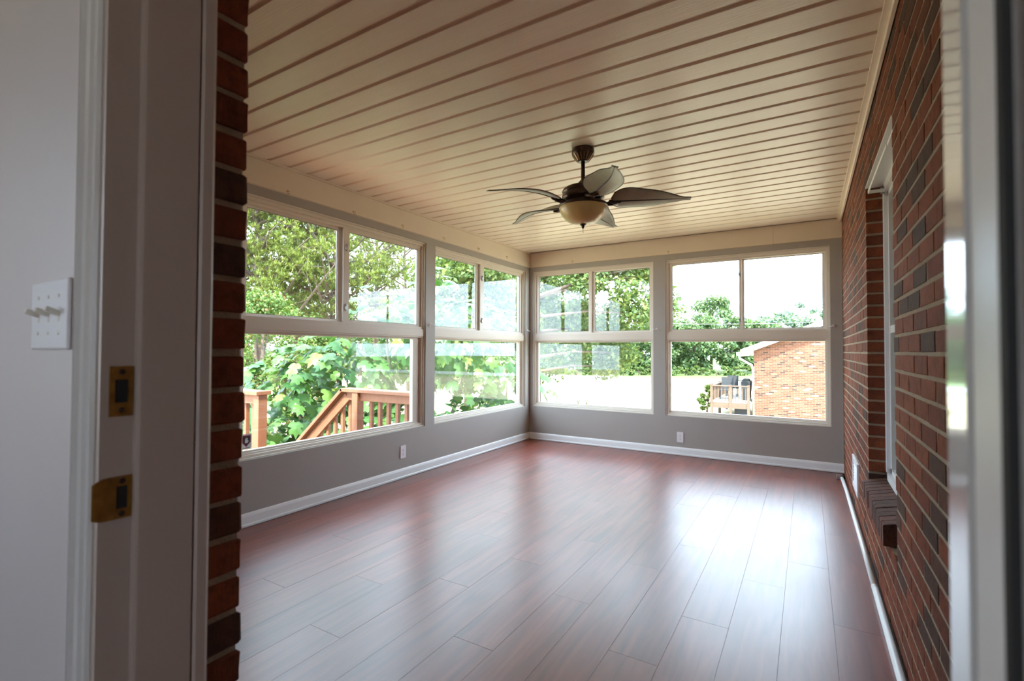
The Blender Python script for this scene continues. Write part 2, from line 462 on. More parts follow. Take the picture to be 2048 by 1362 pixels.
# --- ceiling planks
mb = MB(); mb.box(XL - T, XR + 0.2, YF - 0.1, YB + T, H + 0.016, H + 0.12)
ceiling = tag(mb.build('ceiling', M['ceil'], base=(0, 0, H)), 'cream vinyl plank ceiling with dark grooves', 'ceiling', kind='structure')
PITCH_C = 0.1520
pm = MB()
hw = PITCH_C / 2
prof = [(-hw, 0.016), (-hw, 0.009), (-hw + 0.015, 0.009), (-hw + 0.023, 0.0015), (-hw + 0.026, 0.0), (hw - 0.003, 0.0), (hw, 0.0025), (hw, 0.016)]
pm.prism(prof, 'x', XL + 0.017, XR - 0.02)
plank0 = pm.build('ceiling_plank', M['ceil'], base=(0, 0, 0))
COL.objects.unlink(plank0)
pme = plank0.data
k = 0
y = 2.245 - PITCH_C * 11 - hw
while y < YB - 0.02:
    if y + hw > YF:
        o = bpy.data.objects.new('ceiling_plank', pme); link(o, ceiling)
        o.location = (0, y, 0)
        if y - hw < YF or y + hw > YB - 0.016:      # last plank is ripped to fit
            a, b2 = max(y - hw, YF), min(y + hw, YB - 0.017)
            o.location = (0, (a + b2) / 2, 0); o.scale = (1, (b2 - a) / PITCH_C, 1)
    y += PITCH_C
bpy.data.objects.remove(plank0)

# --- floor planks
mb = MB(); mb.box(XL - T, XR + 0.2, YF - 0.1, YB + T, -0.12, -0.008)
floor = tag(mb.build('floor', M['subfloor']), 'glossy cherry laminate plank floor', 'floor', kind='structure')
PW, PL = 0.1887, 1.21


def chamfer_box_mesh(name, sx, sy, sz, c, mat):
    """box centred in x,y with top at z=0, chamfered top edges"""
    a, b = sx / 2, sy / 2
    vs = [(-a, -b, -sz), (a, -b, -sz), (a, b, -sz), (-a, b, -sz), (-a, -b, -c), (a, -b, -c), (a, b, -c), (-a, b, -c),
          (-a + c, -b + c, 0), (a - c, -b + c, 0), (a - c, b - c, 0), (-a + c, b - c, 0)]
    fs = [(0, 1, 5, 4), (1, 2, 6, 5), (2, 3, 7, 6), (3, 0, 4, 7), (4, 5, 9, 8), (5, 6, 10, 9), (6, 7, 11, 10), (7, 4, 8, 11), (8, 9, 10, 11)]
    me = bpy.data.meshes.new(name); me.from_pydata(vs, [], fs); me.materials.append(mat); me.update()
    return me


fme = chamfer_box_mesh('floor_plank', PW - 0.0003, PL - 0.0003, 0.007, 0.0005, M['floor'])
offs = [0.35, 0.95, 0.1, 0.62, 1.02, 0.22, 0.74, 0.05, 0.5, 0.9, 0.3, 1.1, 0.55, 0.16, 0.8, 0.42, 0.66, 0.2, 1.0]
i = 0
x = 0.088 + PW
while x > XL:
    x0, x1 = max(x - PW, XL + 0.012), min(x, XR)
    if x1 - x0 > 0.02:
        y = YF - 0.09 - offs[i % len(offs)]
        while y < YB - 0.012:
            y0, y1 = max(y, YF - 0.09), min(y + PL, YB - 0.01)
            if y1 - y0 > 0.03:
                o = bpy.data.objects.new('floor_plank', fme); link(o, floor)
                o.location = ((x0 + x1) / 2, (y0 + y1) / 2, RNG.uniform(-0.0002, 0.0002))
                o.scale = ((x1 - x0) / PW, (y1 - y0) / PL, 1)
            y += PL
    x -= PW; i += 1

# --- baseboards
bp = [(0, 0.003), (0.017, 0.003), (0.017, 0.016), (0.0125, 0.022), (0.0115, 0.068), (0.008, 0.082), (0.003, 0.0889), (0, 0.0889)]
mb = MB(); mb.prism([(XL + a, z) for a, z in bp], 'y', YF, YB - 0.002)
tag(mb.build('baseboard_left', M['white']), 'white moulded baseboard under the long window wall', 'baseboard', kind='structure')
mb = MB(); mb.prism([(YB - a, z) for a, z in reversed(bp)], 'x', XL + 0.002, XR - 0.002)
tag(mb.build('baseboard_back', M['white']), 'white moulded baseboard under the end wall windows', 'baseboard', kind='structure')

# --- brick wall on the right
OY0, OY1, OZ0, OZ1 = 2.43, 3.44, 5 * COURSE, 31 * COURSE
BD = 0.09
mb = MB()
mo = XR + 0.0022
mb.box(mo, XR + BD + 0.02, YF - 0.1, OY0 - 0.006, -0.1, H + 0.1)
mb.box(mo, XR + BD + 0.02, OY1 + 0.006, YB + 0.05, -0.1, H + 0.1)
mb.box(mo, XR + BD + 0.02, OY0 - 0.006, OY1 + 0.006, -0.1, OZ0 - 0.005)
mb.box(mo, XR + BD + 0.02, OY0 - 0.006, OY1 + 0.006, OZ1 + 0.004, H + 0.1)
mb.box(0.285, XR + BD + 0.02, OY0 + 0.20, OY1 - 0.003, OZ0 - 0.004, 0.418)      # mortar bed of the sill
wall_right = tag(mb.build('wall_right', M['mortar']), 'red brown brick side wall with sandy mortar and a window opening', 'wall', kind='structure')


def bevel_box_mesh(name, sx, sy, sz, c, mat, jit=0.0012):
    """unit brick with chamfered edges, origin at centre"""
    vs = []
    idx = {}
    for i3, d in enumerate(((1, 0, 0), (0, 1, 0), (0, 0, 1))):
        for sgx in (-1, 1):
            for sgy in (-1, 1):
                for sgz in (-1, 1):
                    s = (sgx, sgy, sgz)
                    e = (sx / 2, sy / 2, sz / 2)
                    p = [s[q] * (e[q] - (0 if q == i3 else c)) for q in range(3)]
                    idx[(i3, s)] = len(vs); vs.append(p)
    R = random.Random(hash(name) % 1000 if False else int(sx * 1e5 + jit * 1e6 + len(bpy.data.meshes)))
    for p in vs:
        for q in range(3): p[q] += R.uniform(-jit, jit)
    fs = []
    S = (-1, 1)
    for a in range(3):
        b, c2 = (a + 1) % 3, (a + 2) % 3
        for s in S:
            q = []
            for (u, v) in ((-1, -1), (1, -1), (1, 1), (-1, 1)):
                t = [0, 0, 0]; t[a] = s; t[b] = u; t[c2] = v
                q.append(idx[(a, tuple(t))])
            fs.append(tuple(q if s > 0 else q[::-1]))
    for a in range(3):                      # edge chamfers along axis a
        b, c2 = (a + 1) % 3, (a + 2) % 3
        for u in S:
            for v in S:
                t0 = [0, 0, 0]; t1 = [0, 0, 0]
                t0[a] = -1; t1[a] = 1
                for t in (t0, t1): t[b] = u; t[c2] = v
                q = [idx[(b, tuple(t0))], idx[(b, tuple(t1))], idx[(c2, tuple(t1))], idx[(c2, tuple(t0))]]
                fs.append(tuple(q if u * v > 0 else q[::-1]))
    for sx_ in S:
        for sy_ in S:
            for sz_ in S:
                s = (sx_, sy_, sz_)
                q = [idx[(0, s)], idx[(1, s)], idx[(2, s)]]
                fs.append(tuple(q if sx_ * sy_ * sz_ > 0 else q[::-1]))
    me = bpy.data.meshes.new(name); me.from_pydata(vs, [], fs); me.materials.append(mat); me.update()
    return me


BL_, BH_ = 0.1925, COURSE - 0.0115
brick_meshes = [bevel_box_mesh('brick', BD, BL_, BH_, 0.002, M['brick'], 0.0006 + 0.0002 * q) for q in range(5)]
all_b = []
for k in range(36):
    za, zb = k * COURSE + 0.00525, (k + 1) * COURSE - 0.00525
    y = YF - 0.1 - 0.1016 * (k % 2) - 0.03
    while y < YB:
        a, b2 = max(y, YF), min(y + BL_, YB - 0.002)
        segs = [(a, b2)]
        if za > OZ0 - 0.01 and zb < OZ1 + 0.01:
            segs = []
            if a < OY0: segs.append((a, min(b2, OY0)))
            if b2 > OY1: segs.append((max(a, OY1), b2))
        for (p, q) in segs:
            if q - p > 0.02:
                all_b.append((p, q, za, zb))
        y += 0.2032
vis = [b for b in all_b if b[1] > 1.5]
vis.sort(key=lambda b: ((b[0] + b[1]) / 2) ** 2 + ((b[2] + b[3]) / 2 - CAM_Z) ** 2)
single = set(vis[:300])
rest_v, rest_f = [], []
for n, b in enumerate(all_b):
    p, q, za, zb = b
    me = brick_meshes[n % 5]
    dx = RNG.uniform(-0.0008, 0.0008)
    loc = (XR + BD / 2 + dx, (p + q) / 2, (za + zb) / 2)
    if b in single:
        o = bpy.data.objects.new('brick', me); link(o, wall_right)
        o.location = loc; o.scale = (1, (q - p) / BL_, 1)
    else:
        off = len(rest_v)
        for v in me.vertices:
            rest_v.append((v.co.x + loc[0], v.co.y * (q - p) / BL_ + loc[1], v.co.z + loc[2]))
        for f in me.polygons:
            rest_f.append(tuple(i + off for i in f.vertices))
mb = MB(); mb.v, mb.f = rest_v, rest_f
tag(mb.build('brick_field', M['brick'], wall_right), kind='stuff')
# sloping rowlock sill bricks; the one next to the near reveal is missing
sm = MB()
sm.prism([(-0.026, 0.085), (-0.026, 0.0), (0.085, 0.0), (0.085, 0.115), (-0.022, 0.089)], 'y', -0.0285, 0.0285)
sill0 = sm.build('sill_brick', M['sillbrick'], base=(0, 0, 0)); COL.objects.unlink(sill0)
y = OY1 - 0.031
while y > OY0 + 0.16:
    o = bpy.data.objects.new('sill_brick', sill0.data); link(o, wall_right)
    o.location = (XR + RNG.uniform(-0.002, 0.002), y, OZ0 - 0.001 + RNG.uniform(-0.0015, 0.0015))
    y -= 0.0655
bpy.data.objects.remove(sill0)

mb = MB(); mb.box(XR + 0.055, XR + 0.11, OY0 + 0.004, OY0 + 0.15, OZ0 - 0.004, 0.44)  # brown box added to stand in for shade in the missing brick's cavity
mb.build('sill_cavity_shade', M['sillbrick'], wall_right)

# --- window in the brick wall
w5 = thing('window_5', (XR + 0.1, (OY0 + OY1) / 2, 0.45), 'tall white framed window set in the brick wall', 'window', kind='structure')
fx0 = XR + 0.078
mb = MB()
for (a, b2, c, d) in ((OY0, OY0 + 0.05, 0.45, OZ1), (OY1 - 0.05, OY1, 0.45, OZ1), (OY0, OY1, OZ1 - 0.05, OZ1), (OY0, OY1, 0.44, 0.49)):
    mb.box(fx0, XR + 0.2, a, b2, c, d)
for (a, b2, c, d) in ((OY0 + 0.05, OY0 + 0.075, 0.49, OZ1 - 0.05), (OY1 - 0.075, OY1 - 0.05, 0.49, OZ1 - 0.05), (OY0 + 0.05, OY1 - 0.05, OZ1 - 0.075, OZ1 - 0.05), (OY0 + 0.05, OY1 - 0.05, 0.49, 0.515)):
    mb.box(fx0 + 0.018, XR + 0.19, a, b2, c, d)
mb.build('window_frame', M['white'], w5)
mb = MB(); mb.box(fx0 + 0.02, XR + 0.18, OY0 + 0.075, OY1 - 0.075, 1.26, 1.30); mb.build('meeting_rail', M['white'], w5)
mb = MB(); mb.box(XR + 0.13, XR + 0.134, OY0 + 0.07, OY1 - 0.07, 0.51, OZ1 - 0.07); mb.build('pane', M['glass'], w5)
mb = MB(); mb.box(XR + 0.16, XR + 0.163, OY0 + 0.05, OY1 - 0.05, 0.5, OZ1 - 0.05); mb.build('closing_panel', M['shade'], w5)  # closing panel added behind the glass to keep light out
mb = MB(); mb.box(XR - 0.001, XR + 0.1, OY0 + 0.001, OY1 - 0.001, OZ1 - 0.004, OZ1 + 0.003); mb.build('lintel_plate', M['white'], w5)
mb = MB(); mb.box(XR + 0.115, XR + 0.45, OY0 - 0.3, OY1 + 0.3, -0.1, 0.44); mb.box(XR + 0.2, XR + 0.45, OY0 - 0.3, OY1 + 0.3, 0.44, H)  # closed backing added so no light leaks through the window
tag(mb.build('wall_house_backing', M['hallwall']), 'unseen house wall added behind the brick facing to stop light leaks', 'wall', kind='structure')

# --- door wall (camera side), brick outer leaf and hall side
DL, DR = -0.845, 0.093          # jamb faces
mb = MB()
mb.box(XL - T, -0.906, 0.438, YF - 0.006, -0.1, H + 0.1)
mb.box(-0.906, 0.15, 0.438, YF - 0.006, 2.10, H + 0.1)
mb.box(0.15, XR + 0.2, 0.438, YF - 0.006, -0.1, H + 0.1)
wall_front = tag(mb.build('wall_front', M['mortar']), 'dark red brick edge of the doorway wall with raked mortar', 'wall', kind='structure')
fb_meshes = [bevel_box_mesh('brick', BL_, 0.09, BH_, 0.004, M['brick'], 0.0016 + 0.0003 * q) for q in range(3)]
fr_v, fr_f = [], []
for k in range(36):
    zc = (k + 0.5) * COURSE
    x = -0.90
    first = True
    while x > XL:
        ln = BL_ if (k % 2 == 0 or not first) else BL_ / 2 - 0.005
        xa = max(x - ln, XL)
        if x - xa > 0.02:
            me = fb_meshes[(k * 7 + int(x * 31)) % 3]
            loc = ((x + xa) / 2 + (RNG.uniform(-0.002, 0.002) if first else 0), YF - 0.045 + RNG.uniform(-0.0015, 0.0015), zc)
            if first:
                o = bpy.data.objects.new('brick', me); link(o, wall_front); o.location = loc; o.scale = ((x - xa) / BL_, 1, 1)
            else:
                off = len(fr_v)
                fr_v += [(v.co.x * (x - xa) / BL_ + loc[0], v.co.y + loc[1], v.co.z + loc[2]) for v in me.vertices]
                fr_f += [tuple(i + off for i in f.vertices) for f in me.polygons]
        first = False
        x = xa - 0.0095
    me = fb_meshes[k % 3]       # short strip right of the door
    off = len(fr_v)
    fr_v += [(v.co.x * 0.13 / BL_ + 0.22, v.co.y + YF - 0.045, v.co.z + zc) for v in me.vertices]
    fr_f += [tuple(i + off for i in f.vertices) for f in me.polygons]
mb = MB(); mb.v, mb.f = fr_v, fr_f
tag(mb.build('brick_field', M['brick'], wall_front), kind='stuff')

mb = MB()
mb.box(-3.2, -0.872, 0.30, 0.434, -0.1, H + 0.1)
mb.box(0.12, 1.6, 0.30, 0.434, -0.1, H + 0.1)
mb.box(-0.872, 0.12, 0.30, 0.434, 2.08, H + 0.1)
tag(mb.build('wall_hall', M['hallwall']), 'pale painted hall wall beside the doorway, holding the light switch', 'wall', kind='structure')

door = thing('door_1', ((DL + DR) / 2, 0.36, 0), 'painted doorway frame with brass strike plates, no door in view', 'doorway', kind='structure')
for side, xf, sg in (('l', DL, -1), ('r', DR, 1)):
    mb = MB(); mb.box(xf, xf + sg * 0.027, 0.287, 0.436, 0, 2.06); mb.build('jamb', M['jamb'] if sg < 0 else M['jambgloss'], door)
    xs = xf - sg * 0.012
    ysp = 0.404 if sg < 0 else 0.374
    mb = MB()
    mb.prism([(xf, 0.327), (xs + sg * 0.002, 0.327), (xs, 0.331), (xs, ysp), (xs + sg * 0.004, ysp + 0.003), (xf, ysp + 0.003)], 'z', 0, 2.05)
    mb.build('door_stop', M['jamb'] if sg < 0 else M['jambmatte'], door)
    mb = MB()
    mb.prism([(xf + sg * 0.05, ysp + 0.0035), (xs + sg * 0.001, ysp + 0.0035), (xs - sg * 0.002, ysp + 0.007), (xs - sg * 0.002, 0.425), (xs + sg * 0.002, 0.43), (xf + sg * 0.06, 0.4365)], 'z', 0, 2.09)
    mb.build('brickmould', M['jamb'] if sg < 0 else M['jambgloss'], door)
    # hall side casing, stepped profile
    cw = xf + sg * 0.012
    pr = [(cw, 0.30), (cw, 0.285), (cw + sg * 0.004, 0.281), (cw + sg * 0.014, 0.281), (cw + sg * 0.019, 0.286), (cw + sg * 0.026, 0.287), (cw + sg * 0.030, 0.281),
          (cw + sg * 0.037, 0.279), (cw + sg * 0.043, 0.285), (cw + sg * 0.050, 0.284), (cw + sg * 0.056, 0.278), (cw + sg * 0.064, 0.279), (cw + sg * 0.067, 0.284), (cw + sg * 0.067, 0.30)]
    mb = MB(); mb.prism(pr, 'z', 0, 2.12); mb.build('casing', M['jambgloss'] if sg < 0 else M['jambgloss'], door)
mb = MB(); mb.box(DR - 0.0125, DR - 0.0085, 0.3175, 0.3266, 0, 2.05); mb.build('weatherstrip', M['dark'], door)
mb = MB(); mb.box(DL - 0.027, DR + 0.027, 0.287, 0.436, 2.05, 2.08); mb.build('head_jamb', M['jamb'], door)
mb = MB(); mb.prism([(0.28, 0.0), (0.54, 0.0), (0.52, 0.012), (0.44, 0.018), (0.30, 0.018)], 'x', DL, DR); mb.build('threshold', M['steel'], door)
# deadbolt strike: plate ring with hole, screws
def ring_plate(y0, y1, z0, z1, hy0, hy1, hz0, hz1, xa, xb):
    m_ = MB()
    m_.box(xa, xb, y0, hy0, z0, z1); m_.box(xa, xb, hy1, y1, z0, z1)
    m_.box(xa, xb, hy0, hy1, z0, hz0); m_.box(xa, xb, hy0, hy1, hz1, z1)
    return m_
sp = ring_plate(0.297, 0.3255, 1.060, 1.1315, 0.3035, 0.3195, 1.0795, 1.1125, DL, DL + 0.0022).build('strike_plate', M['brass'], door)
mb = MB(); mb.box(DL + 0.0003, DL + 0.0008, 0.303, 0.320, 1.079, 1.113); mb.build('bolt_hole_shade', M['dark'], sp)  # black sheet stands in for the shade inside the bolt hole
for z in (1.0685, 1.1235):
    mb = MB(); mb.lathe([(0.0042, 0.0), (0.0042, 0.0028), (0.0022, 0.0034), (0.0, 0.0030)], (DL, 0.3115, z), 12, 'x'); mb.build('screw', M['bronze'], sp)
# latch strike with curved lip, slightly tilted
sp = ring_plate(0.296, 0.3265, 0.914, 0.974, 0.3075, 0.321, 0.928, 0.96, DL, DL + 0.0022)
lip = []
for q in range(7):
    t = q / 6
    lip.append((0.296 - 0.018 * t, DL + 0.0022 + 0.004 * t * t))
mv = MB()
pts = [(xx, yy) for (yy, xx) in lip] + [(xx - 0.002, yy) for (yy, xx) in reversed(lip)]
sp.add([], [])
for q in range(6):
    (ya, xa), (yb, xb) = lip[q], lip[q + 1]
    hz = 0.030 - 0.006 * (q / 6) ** 2; hz2 = 0.030 - 0.006 * ((q + 1) / 6) ** 2
    zc = 0.944
    sp.add([(xa, ya, zc - hz), (xa, ya, zc + hz), (xb, yb, zc + hz2), (xb, yb, zc - hz2), (xa - 0.002, ya, zc - hz), (xa - 0.002, ya, zc + hz), (xb - 0.002, yb, zc + hz2), (xb - 0.002, yb, zc - hz2)],
           [(0, 1, 2, 3), (7, 6, 5, 4), (0, 3, 7, 4), (1, 5, 6, 2), (3, 2, 6, 7)])
sp = sp.build('strike_plate', M['brass'], door)
mb = MB(); mb.box(DL + 0.0003, DL + 0.0008, 0.307, 0.322, 0.927, 0.961); mb.build('latch_hole_shade', M['dark'], sp)  # black sheet in place of the latch hole's inner shade
for z in (0.921, 0.967):
    mb = MB(); mb.lathe([(0.0042, 0.0), (0.0042, 0.0028), (0.0022, 0.0034), (0.0, 0.0030)], (DL, 0.314, z), 12, 'x'); mb.build('screw', M['bronze'], sp)

# --- hall behind the camera, left window, and rear opening added for jamb light
mb = MB()
hx0, hx1, hy0, hz0, hz1 = -3.1, 1.5, -3.2, 0.75, 2.15
mb.box(hx0 - 0.12, hx0, hy0, -1.95, -0.1, H); mb.box(hx0 - 0.12, hx0, -1.0, 0.434, -0.1, H)
mb.box(hx0 - 0.12, hx0, -1.95, -1.0, -0.1, hz0); mb.box(hx0 - 0.12, hx0, -1.95, -1.0, hz1, H)
tag(mb.build('wall_hall_left', M['hallwall']), 'hall wall with an open window, behind the viewpoint', 'wall', kind='structure')
mb = MB()
for (a, b2, c, d) in ((hx0 - 0.12, 0.4, -0.1, H), (1.1, hx1, -0.1, H), (0.4, 1.1, -0.1, hz0), (0.4, 1.1, hz1, H)):
    mb.box(a, b2, hy0 - 0.12, hy0, c, d)
tag(mb.build('wall_hall_rear', M['hallwall']), 'rear hall wall with an opening added to light the door jamb, behind the viewpoint', 'wall', kind='structure')
mb = MB(); mb.box(hx1, hx1 + 0.12, hy0 - 0.12, 0.434, -0.1, H)
tag(mb.build('wall_hall_right', M['hallwall']), 'side hall wall opposite the hall window', 'wall', kind='structure')
mb = MB(); mb.box(hx0 - 0.12, hx1 + 0.12, hy0 - 0.12, 0.434, H, H + 0.1)
tag(mb.build('ceiling_hall', M['hallwall']), 'plain hall ceiling behind the doorway', 'ceiling', kind='structure')
mb = MB(); mb.box(hx0 - 0.12, hx1 + 0.12, hy0 - 0.12, 0.43, -0.1, 0.0)
tag(mb.build('floor_hall', M['deckgrey']), 'plain brown hall floor behind the doorway', 'floor', kind='structure')
# unseen roof over sunroom and hall, added to block light from above
mb = MB(); mb.prism([(XL - 0.45, H + 0.12), (XR + 1.6, H + 0.12), (XR + 1.6, H + 1.3), (XL - 0.45, H + 0.2)], 'y', -3.6, YB + 0.45)
tag(mb.build('roof', M['roof']), 'unseen sloping roof over the sunroom and hall, added to block light', 'roof', kind='structure')


# --- sunroom windows
def window(name, label, s0, s1, mapf, lg, ug, latches, dz=0.0, front_sash='right'):
    """mapf(s, d, z) -> world; d = depth outward from the wall face.
    ug = (left glass s0,s1, right glass s0,s1), lg = lower glass (s0,s1)"""
    w = thing(name, mapf((s0 + s1) / 2, 0.06, Z_SILL), label, 'window', kind='structure')

    def bx(m_, sa, sb, da, db, za, zb):
        p, q = mapf(sa, da, za), mapf(sb, db, zb)
        return m_.box(p[0], q[0], p[1], q[1], p[2], q[2])

    def ring(m_, a0, a1, z0, z1, b0, b1, y0, y1, da, db):
        bx(m_, a0, b0, da, db, z0, z1); bx(m_, b1, a1, da, db, z0, z1)
        bx(m_, b0, b1, da, db, z0, y0); bx(m_, b0, b1, da, db, y1, z1)
    zt, zb_, zc0, zc1 = Z_WTOP, Z_SILL, 1.268, 1.392
    gt = 2.118 + dz                                    # upper glass top
    # outer frame: stepped profile of three nested rings
    m_ = MB()
    ring(m_, s0, s1, zb_, zt, s0 + 0.012, s1 - 0.012, zb_ + 0.010, zt - 0.012, 0.012, 0.11)
    ring(m_, s0 + 0.012, s1 - 0.012, zb_ + 0.010, zt - 0.012, s0 + 0.030, s1 - 0.030, zb_ + 0.028, zt - 0.036, 0.026, 0.11)
    ring(m_, s0 + 0.030, s1 - 0.030, zb_ + 0.028, zt - 0.036, s0 + 0.040, s1 - 0.040, zb_ + 0.040, zt - 0.052, 0.040, 0.11)
    m_.build('window_frame', M['frame'], w, bevel=0.0015)
    m_ = MB()
    bx(m_, s0 + 0.012, s1 - 0.012, 0.018, 0.10, zc0 + 0.022, zc1 - 0.034)
    bx(m_, s0 + 0.012, s1 - 0.012, 0.024, 0.10, zc0 + 0.010, zc0 + 0.022)
    bx(m_, s0 + 0.030, s1 - 0.030, 0.028, 0.10, zc1 - 0.034, zc1 - 0.010)
    m_.build('transom_bar', M['frame'], w, bevel=0.0015)
    # lower fixed sash
    m_ = MB(); ring(m_, s0 + 0.040, s1 - 0.040, zb_ + 0.040, zc0 + 0.010, lg[0], lg[1], 0.484, 1.262, 0.052, 0.09)
    sa = m_.build('lower_sash', M['frame'], w, bevel=0.0015)
    m_ = MB(); bx(m_, lg[0] - 0.008, lg[1] + 0.008, 0.070, 0.074, 0.476, 1.270); m_.build('pane', M['glass'], sa)
    # two upper sliding sashes
    ga0, ga1, gb0, gb1 = ug
    for (nm, a0, a1, g0, g1, d0) in (('left', s0 + 0.034, ga1 + (gb0 - ga1) * 0.55, ga0, ga1, 0.070 if front_sash == 'right' else 0.044),
                                     ('right', gb0 - (gb0 - ga1) * 0.62, s1 - 0.034, gb0, gb1, 0.044 if front_sash == 'right' else 0.070)):
        m_ = MB(); ring(m_, a0, a1, zc1 - 0.012, zt - 0.046, g0, g1, 1.400, gt, d0, d0 + 0.022)
        sa = m_.build('sliding_sash', M['frame'], w, bevel=0.0015)
        m_ = MB(); bx(m_, g0 - 0.008, g1 + 0.008, d0 + 0.010, d0 + 0.014, 1.392, gt + 0.008); m_.build('pane', M['glass'], sa)
        if nm == front_sash and latches:
            for zl in (1.985, 1.50):
                c = (a0 + g0) / 2 if nm == 'right' else (a1 + g1) / 2
                m_ = MB(); bx(m_, c - 0.010, c + 0.010, d0 - 0.005, d0, zl - 0.030, zl + 0.030)
                bx(m_, c - 0.018, c - 0.006, d0 - 0.012, d0 - 0.004, zl - 0.018, zl + 0.008)
                bx(m_, c - 0.005, c + 0.005, d0 - 0.010, d0 - 0.004, zl - 0.026, zl + 0.026)
                m_.build('sash_latch', M['steel'], w, bevel=0.002)
        # dark glazing gasket round the pane
        m_ = MB(); ring(m_, g0 - 0.001, g1 + 0.001, 1.399, gt + 0.001, g0 + 0.004, g1 - 0.004, 1.404, gt - 0.004, d0 + 0.006, d0 + 0.012)
        m_.build('gasket', M['gasket'], sa)
    return w


mapL = lambda s, d, z: (XL - d, s, z)
mapB = lambda s, d, z: (s, YB + d, z)
window('window_1', 'almond framed sliding window over a fixed pane, looking onto cedar railings', W1[0], W1[1], mapL, (1.850, 3.470), (1.868, 2.610, 2.705, 3.520), True)
window('window_2', 'almond framed sliding window beside the far corner of the long wall', W2[0], W2[1], mapL, (3.785, 5.455), (3.790, 4.520, 4.640, 5.465), True)
window('window_3', 'almond framed sliding window in the end wall, looking onto the big tree', W3[0], W3[1], mapB, (-3.030, -1.552), (-3.018, -2.325, -2.252, -1.575), False, 0.015, 'left')
window('window_4', 'almond framed sliding window in the end wall beside the brick, looking onto the neighbouring house', W4[0], W4[1], mapB, (-1.328, 0.150), (-1.308, -0.612, -0.572, 0.137), True, 0.015, 'left')

# ================================================================== OBJECTS IN THE ROOM
# --- ceiling fan
FX, FY = -1.212, 2.87
fan = thing('ceiling_fan', (FX, FY, 2.0), 'dark bronze ceiling fan with five leaf shaped blades and amber light bowl', 'ceiling fan')
mb = MB(); mb.lathe([(0.0, H), (0.068, H), (0.071, H - 0.006), (0.071, H - 0.030), (0.066, H - 0.040), (0.050, H - 0.060), (0.038, H - 0.076), (0.030, H - 0.082), (0.0, H - 0.082)], (FX, FY, 0), 32)
can = mb.build('canopy', M['bronze'], fan, smooth=False)
mb = MB()
for q in range(18):
    t = 2 * math.pi * q / 18
    d = Vector((math.cos(t), math.sin(t), 0)); s_ = Vector((-math.sin(t), math.cos(t), 0))
    a = Vector((FX, FY, H - 0.040)) + d * 0.066; b = Vector((FX, FY, H - 0.076)) + d * 0.038
    mb.obox((a + b) / 2, (b - a) / 2, s_ * 0.0035, d.cross(Vector((0, 0, 1))).cross((b - a).normalized()) * 0.003)
tag(mb.build('canopy_flute', M['bronzepale'], can), kind='stuff')
mb = MB(); mb.tube([(FX, FY, H - 0.075), (FX, FY, 2.20)], 0.0125, 14); mb.build('downrod', M['bronze'], fan, smooth=True)
mb = MB()
mb.lathe([(0.0, 2.238), (0.020, 2.238), (0.026, 2.222), (0.040, 2.208), (0.058, 2.200), (0.085, 2.196), (0.112, 2.190), (0.126, 2.180), (0.133, 2.168), (0.130, 2.160), (0.126, 2.156), (0.126, 2.148),
          (0.133, 2.142), (0.134, 2.124), (0.126, 2.114), (0.106, 2.106), (0.10, 2.098), (0.115, 2.092), (0.128, 2.088), (0.136, 2.080), (0.128, 2.074), (0.0, 2.074)], (FX, FY, 0), 40)
mb.build('motor_housing', M['bronze'], fan, smooth=True)
mb = MB()
for q in range(12):
    t = 2 * math.pi * q / 12
    d = Vector((math.cos(t), math.sin(t), 0)); s_ = Vector((-math.sin(t), math.cos(t), 0))
    mb.obox(Vector((FX, FY, 2.219)) + d * 0.030, d * 0.012 + Vector((0, 0, -0.016)), s_ * 0.003, Vector((0, 0, 0.003)) + d * 0.002)
tag(mb.build('yoke_fin', M['bronzepale'], fan), kind='stuff')
mb = MB(); mb.lathe([(0.140, 2.086), (0.153, 2.082), (0.156, 2.074), (0.152, 2.066), (0.140, 2.062)], (FX, FY, 0), 40); rim = mb.build('bowl_rim', M['bronze'], fan, smooth=True)
mb = MB(); mb.lathe([(0.148, 2.068), (0.150, 2.062), (0.146, 2.044), (0.134, 2.018), (0.112, 1.992), (0.080, 1.972), (0.044, 1.961), (0.0, 1.958)], (FX, FY, 0), 48); mb.build('light_bowl', M['amber'], fan, smooth=True)
mb = MB(); mb.lathe([(0.0, 1.966), (0.020, 1.962), (0.021, 1.957), (0.013, 1.952), (0.009, 1.946), (0.008, 1.938), (0.004, 1.932), (0.0, 1.930)], (FX, FY, 0), 16); mb.build('finial', M['bronze'], fan, smooth=True)
mb = MB(); mb.tube([(FX, FY, 1.934), (FX + 0.001, FY, 1.904)], 0.0016, 6); mb.build('pull_chain', M['bronze'], fan)


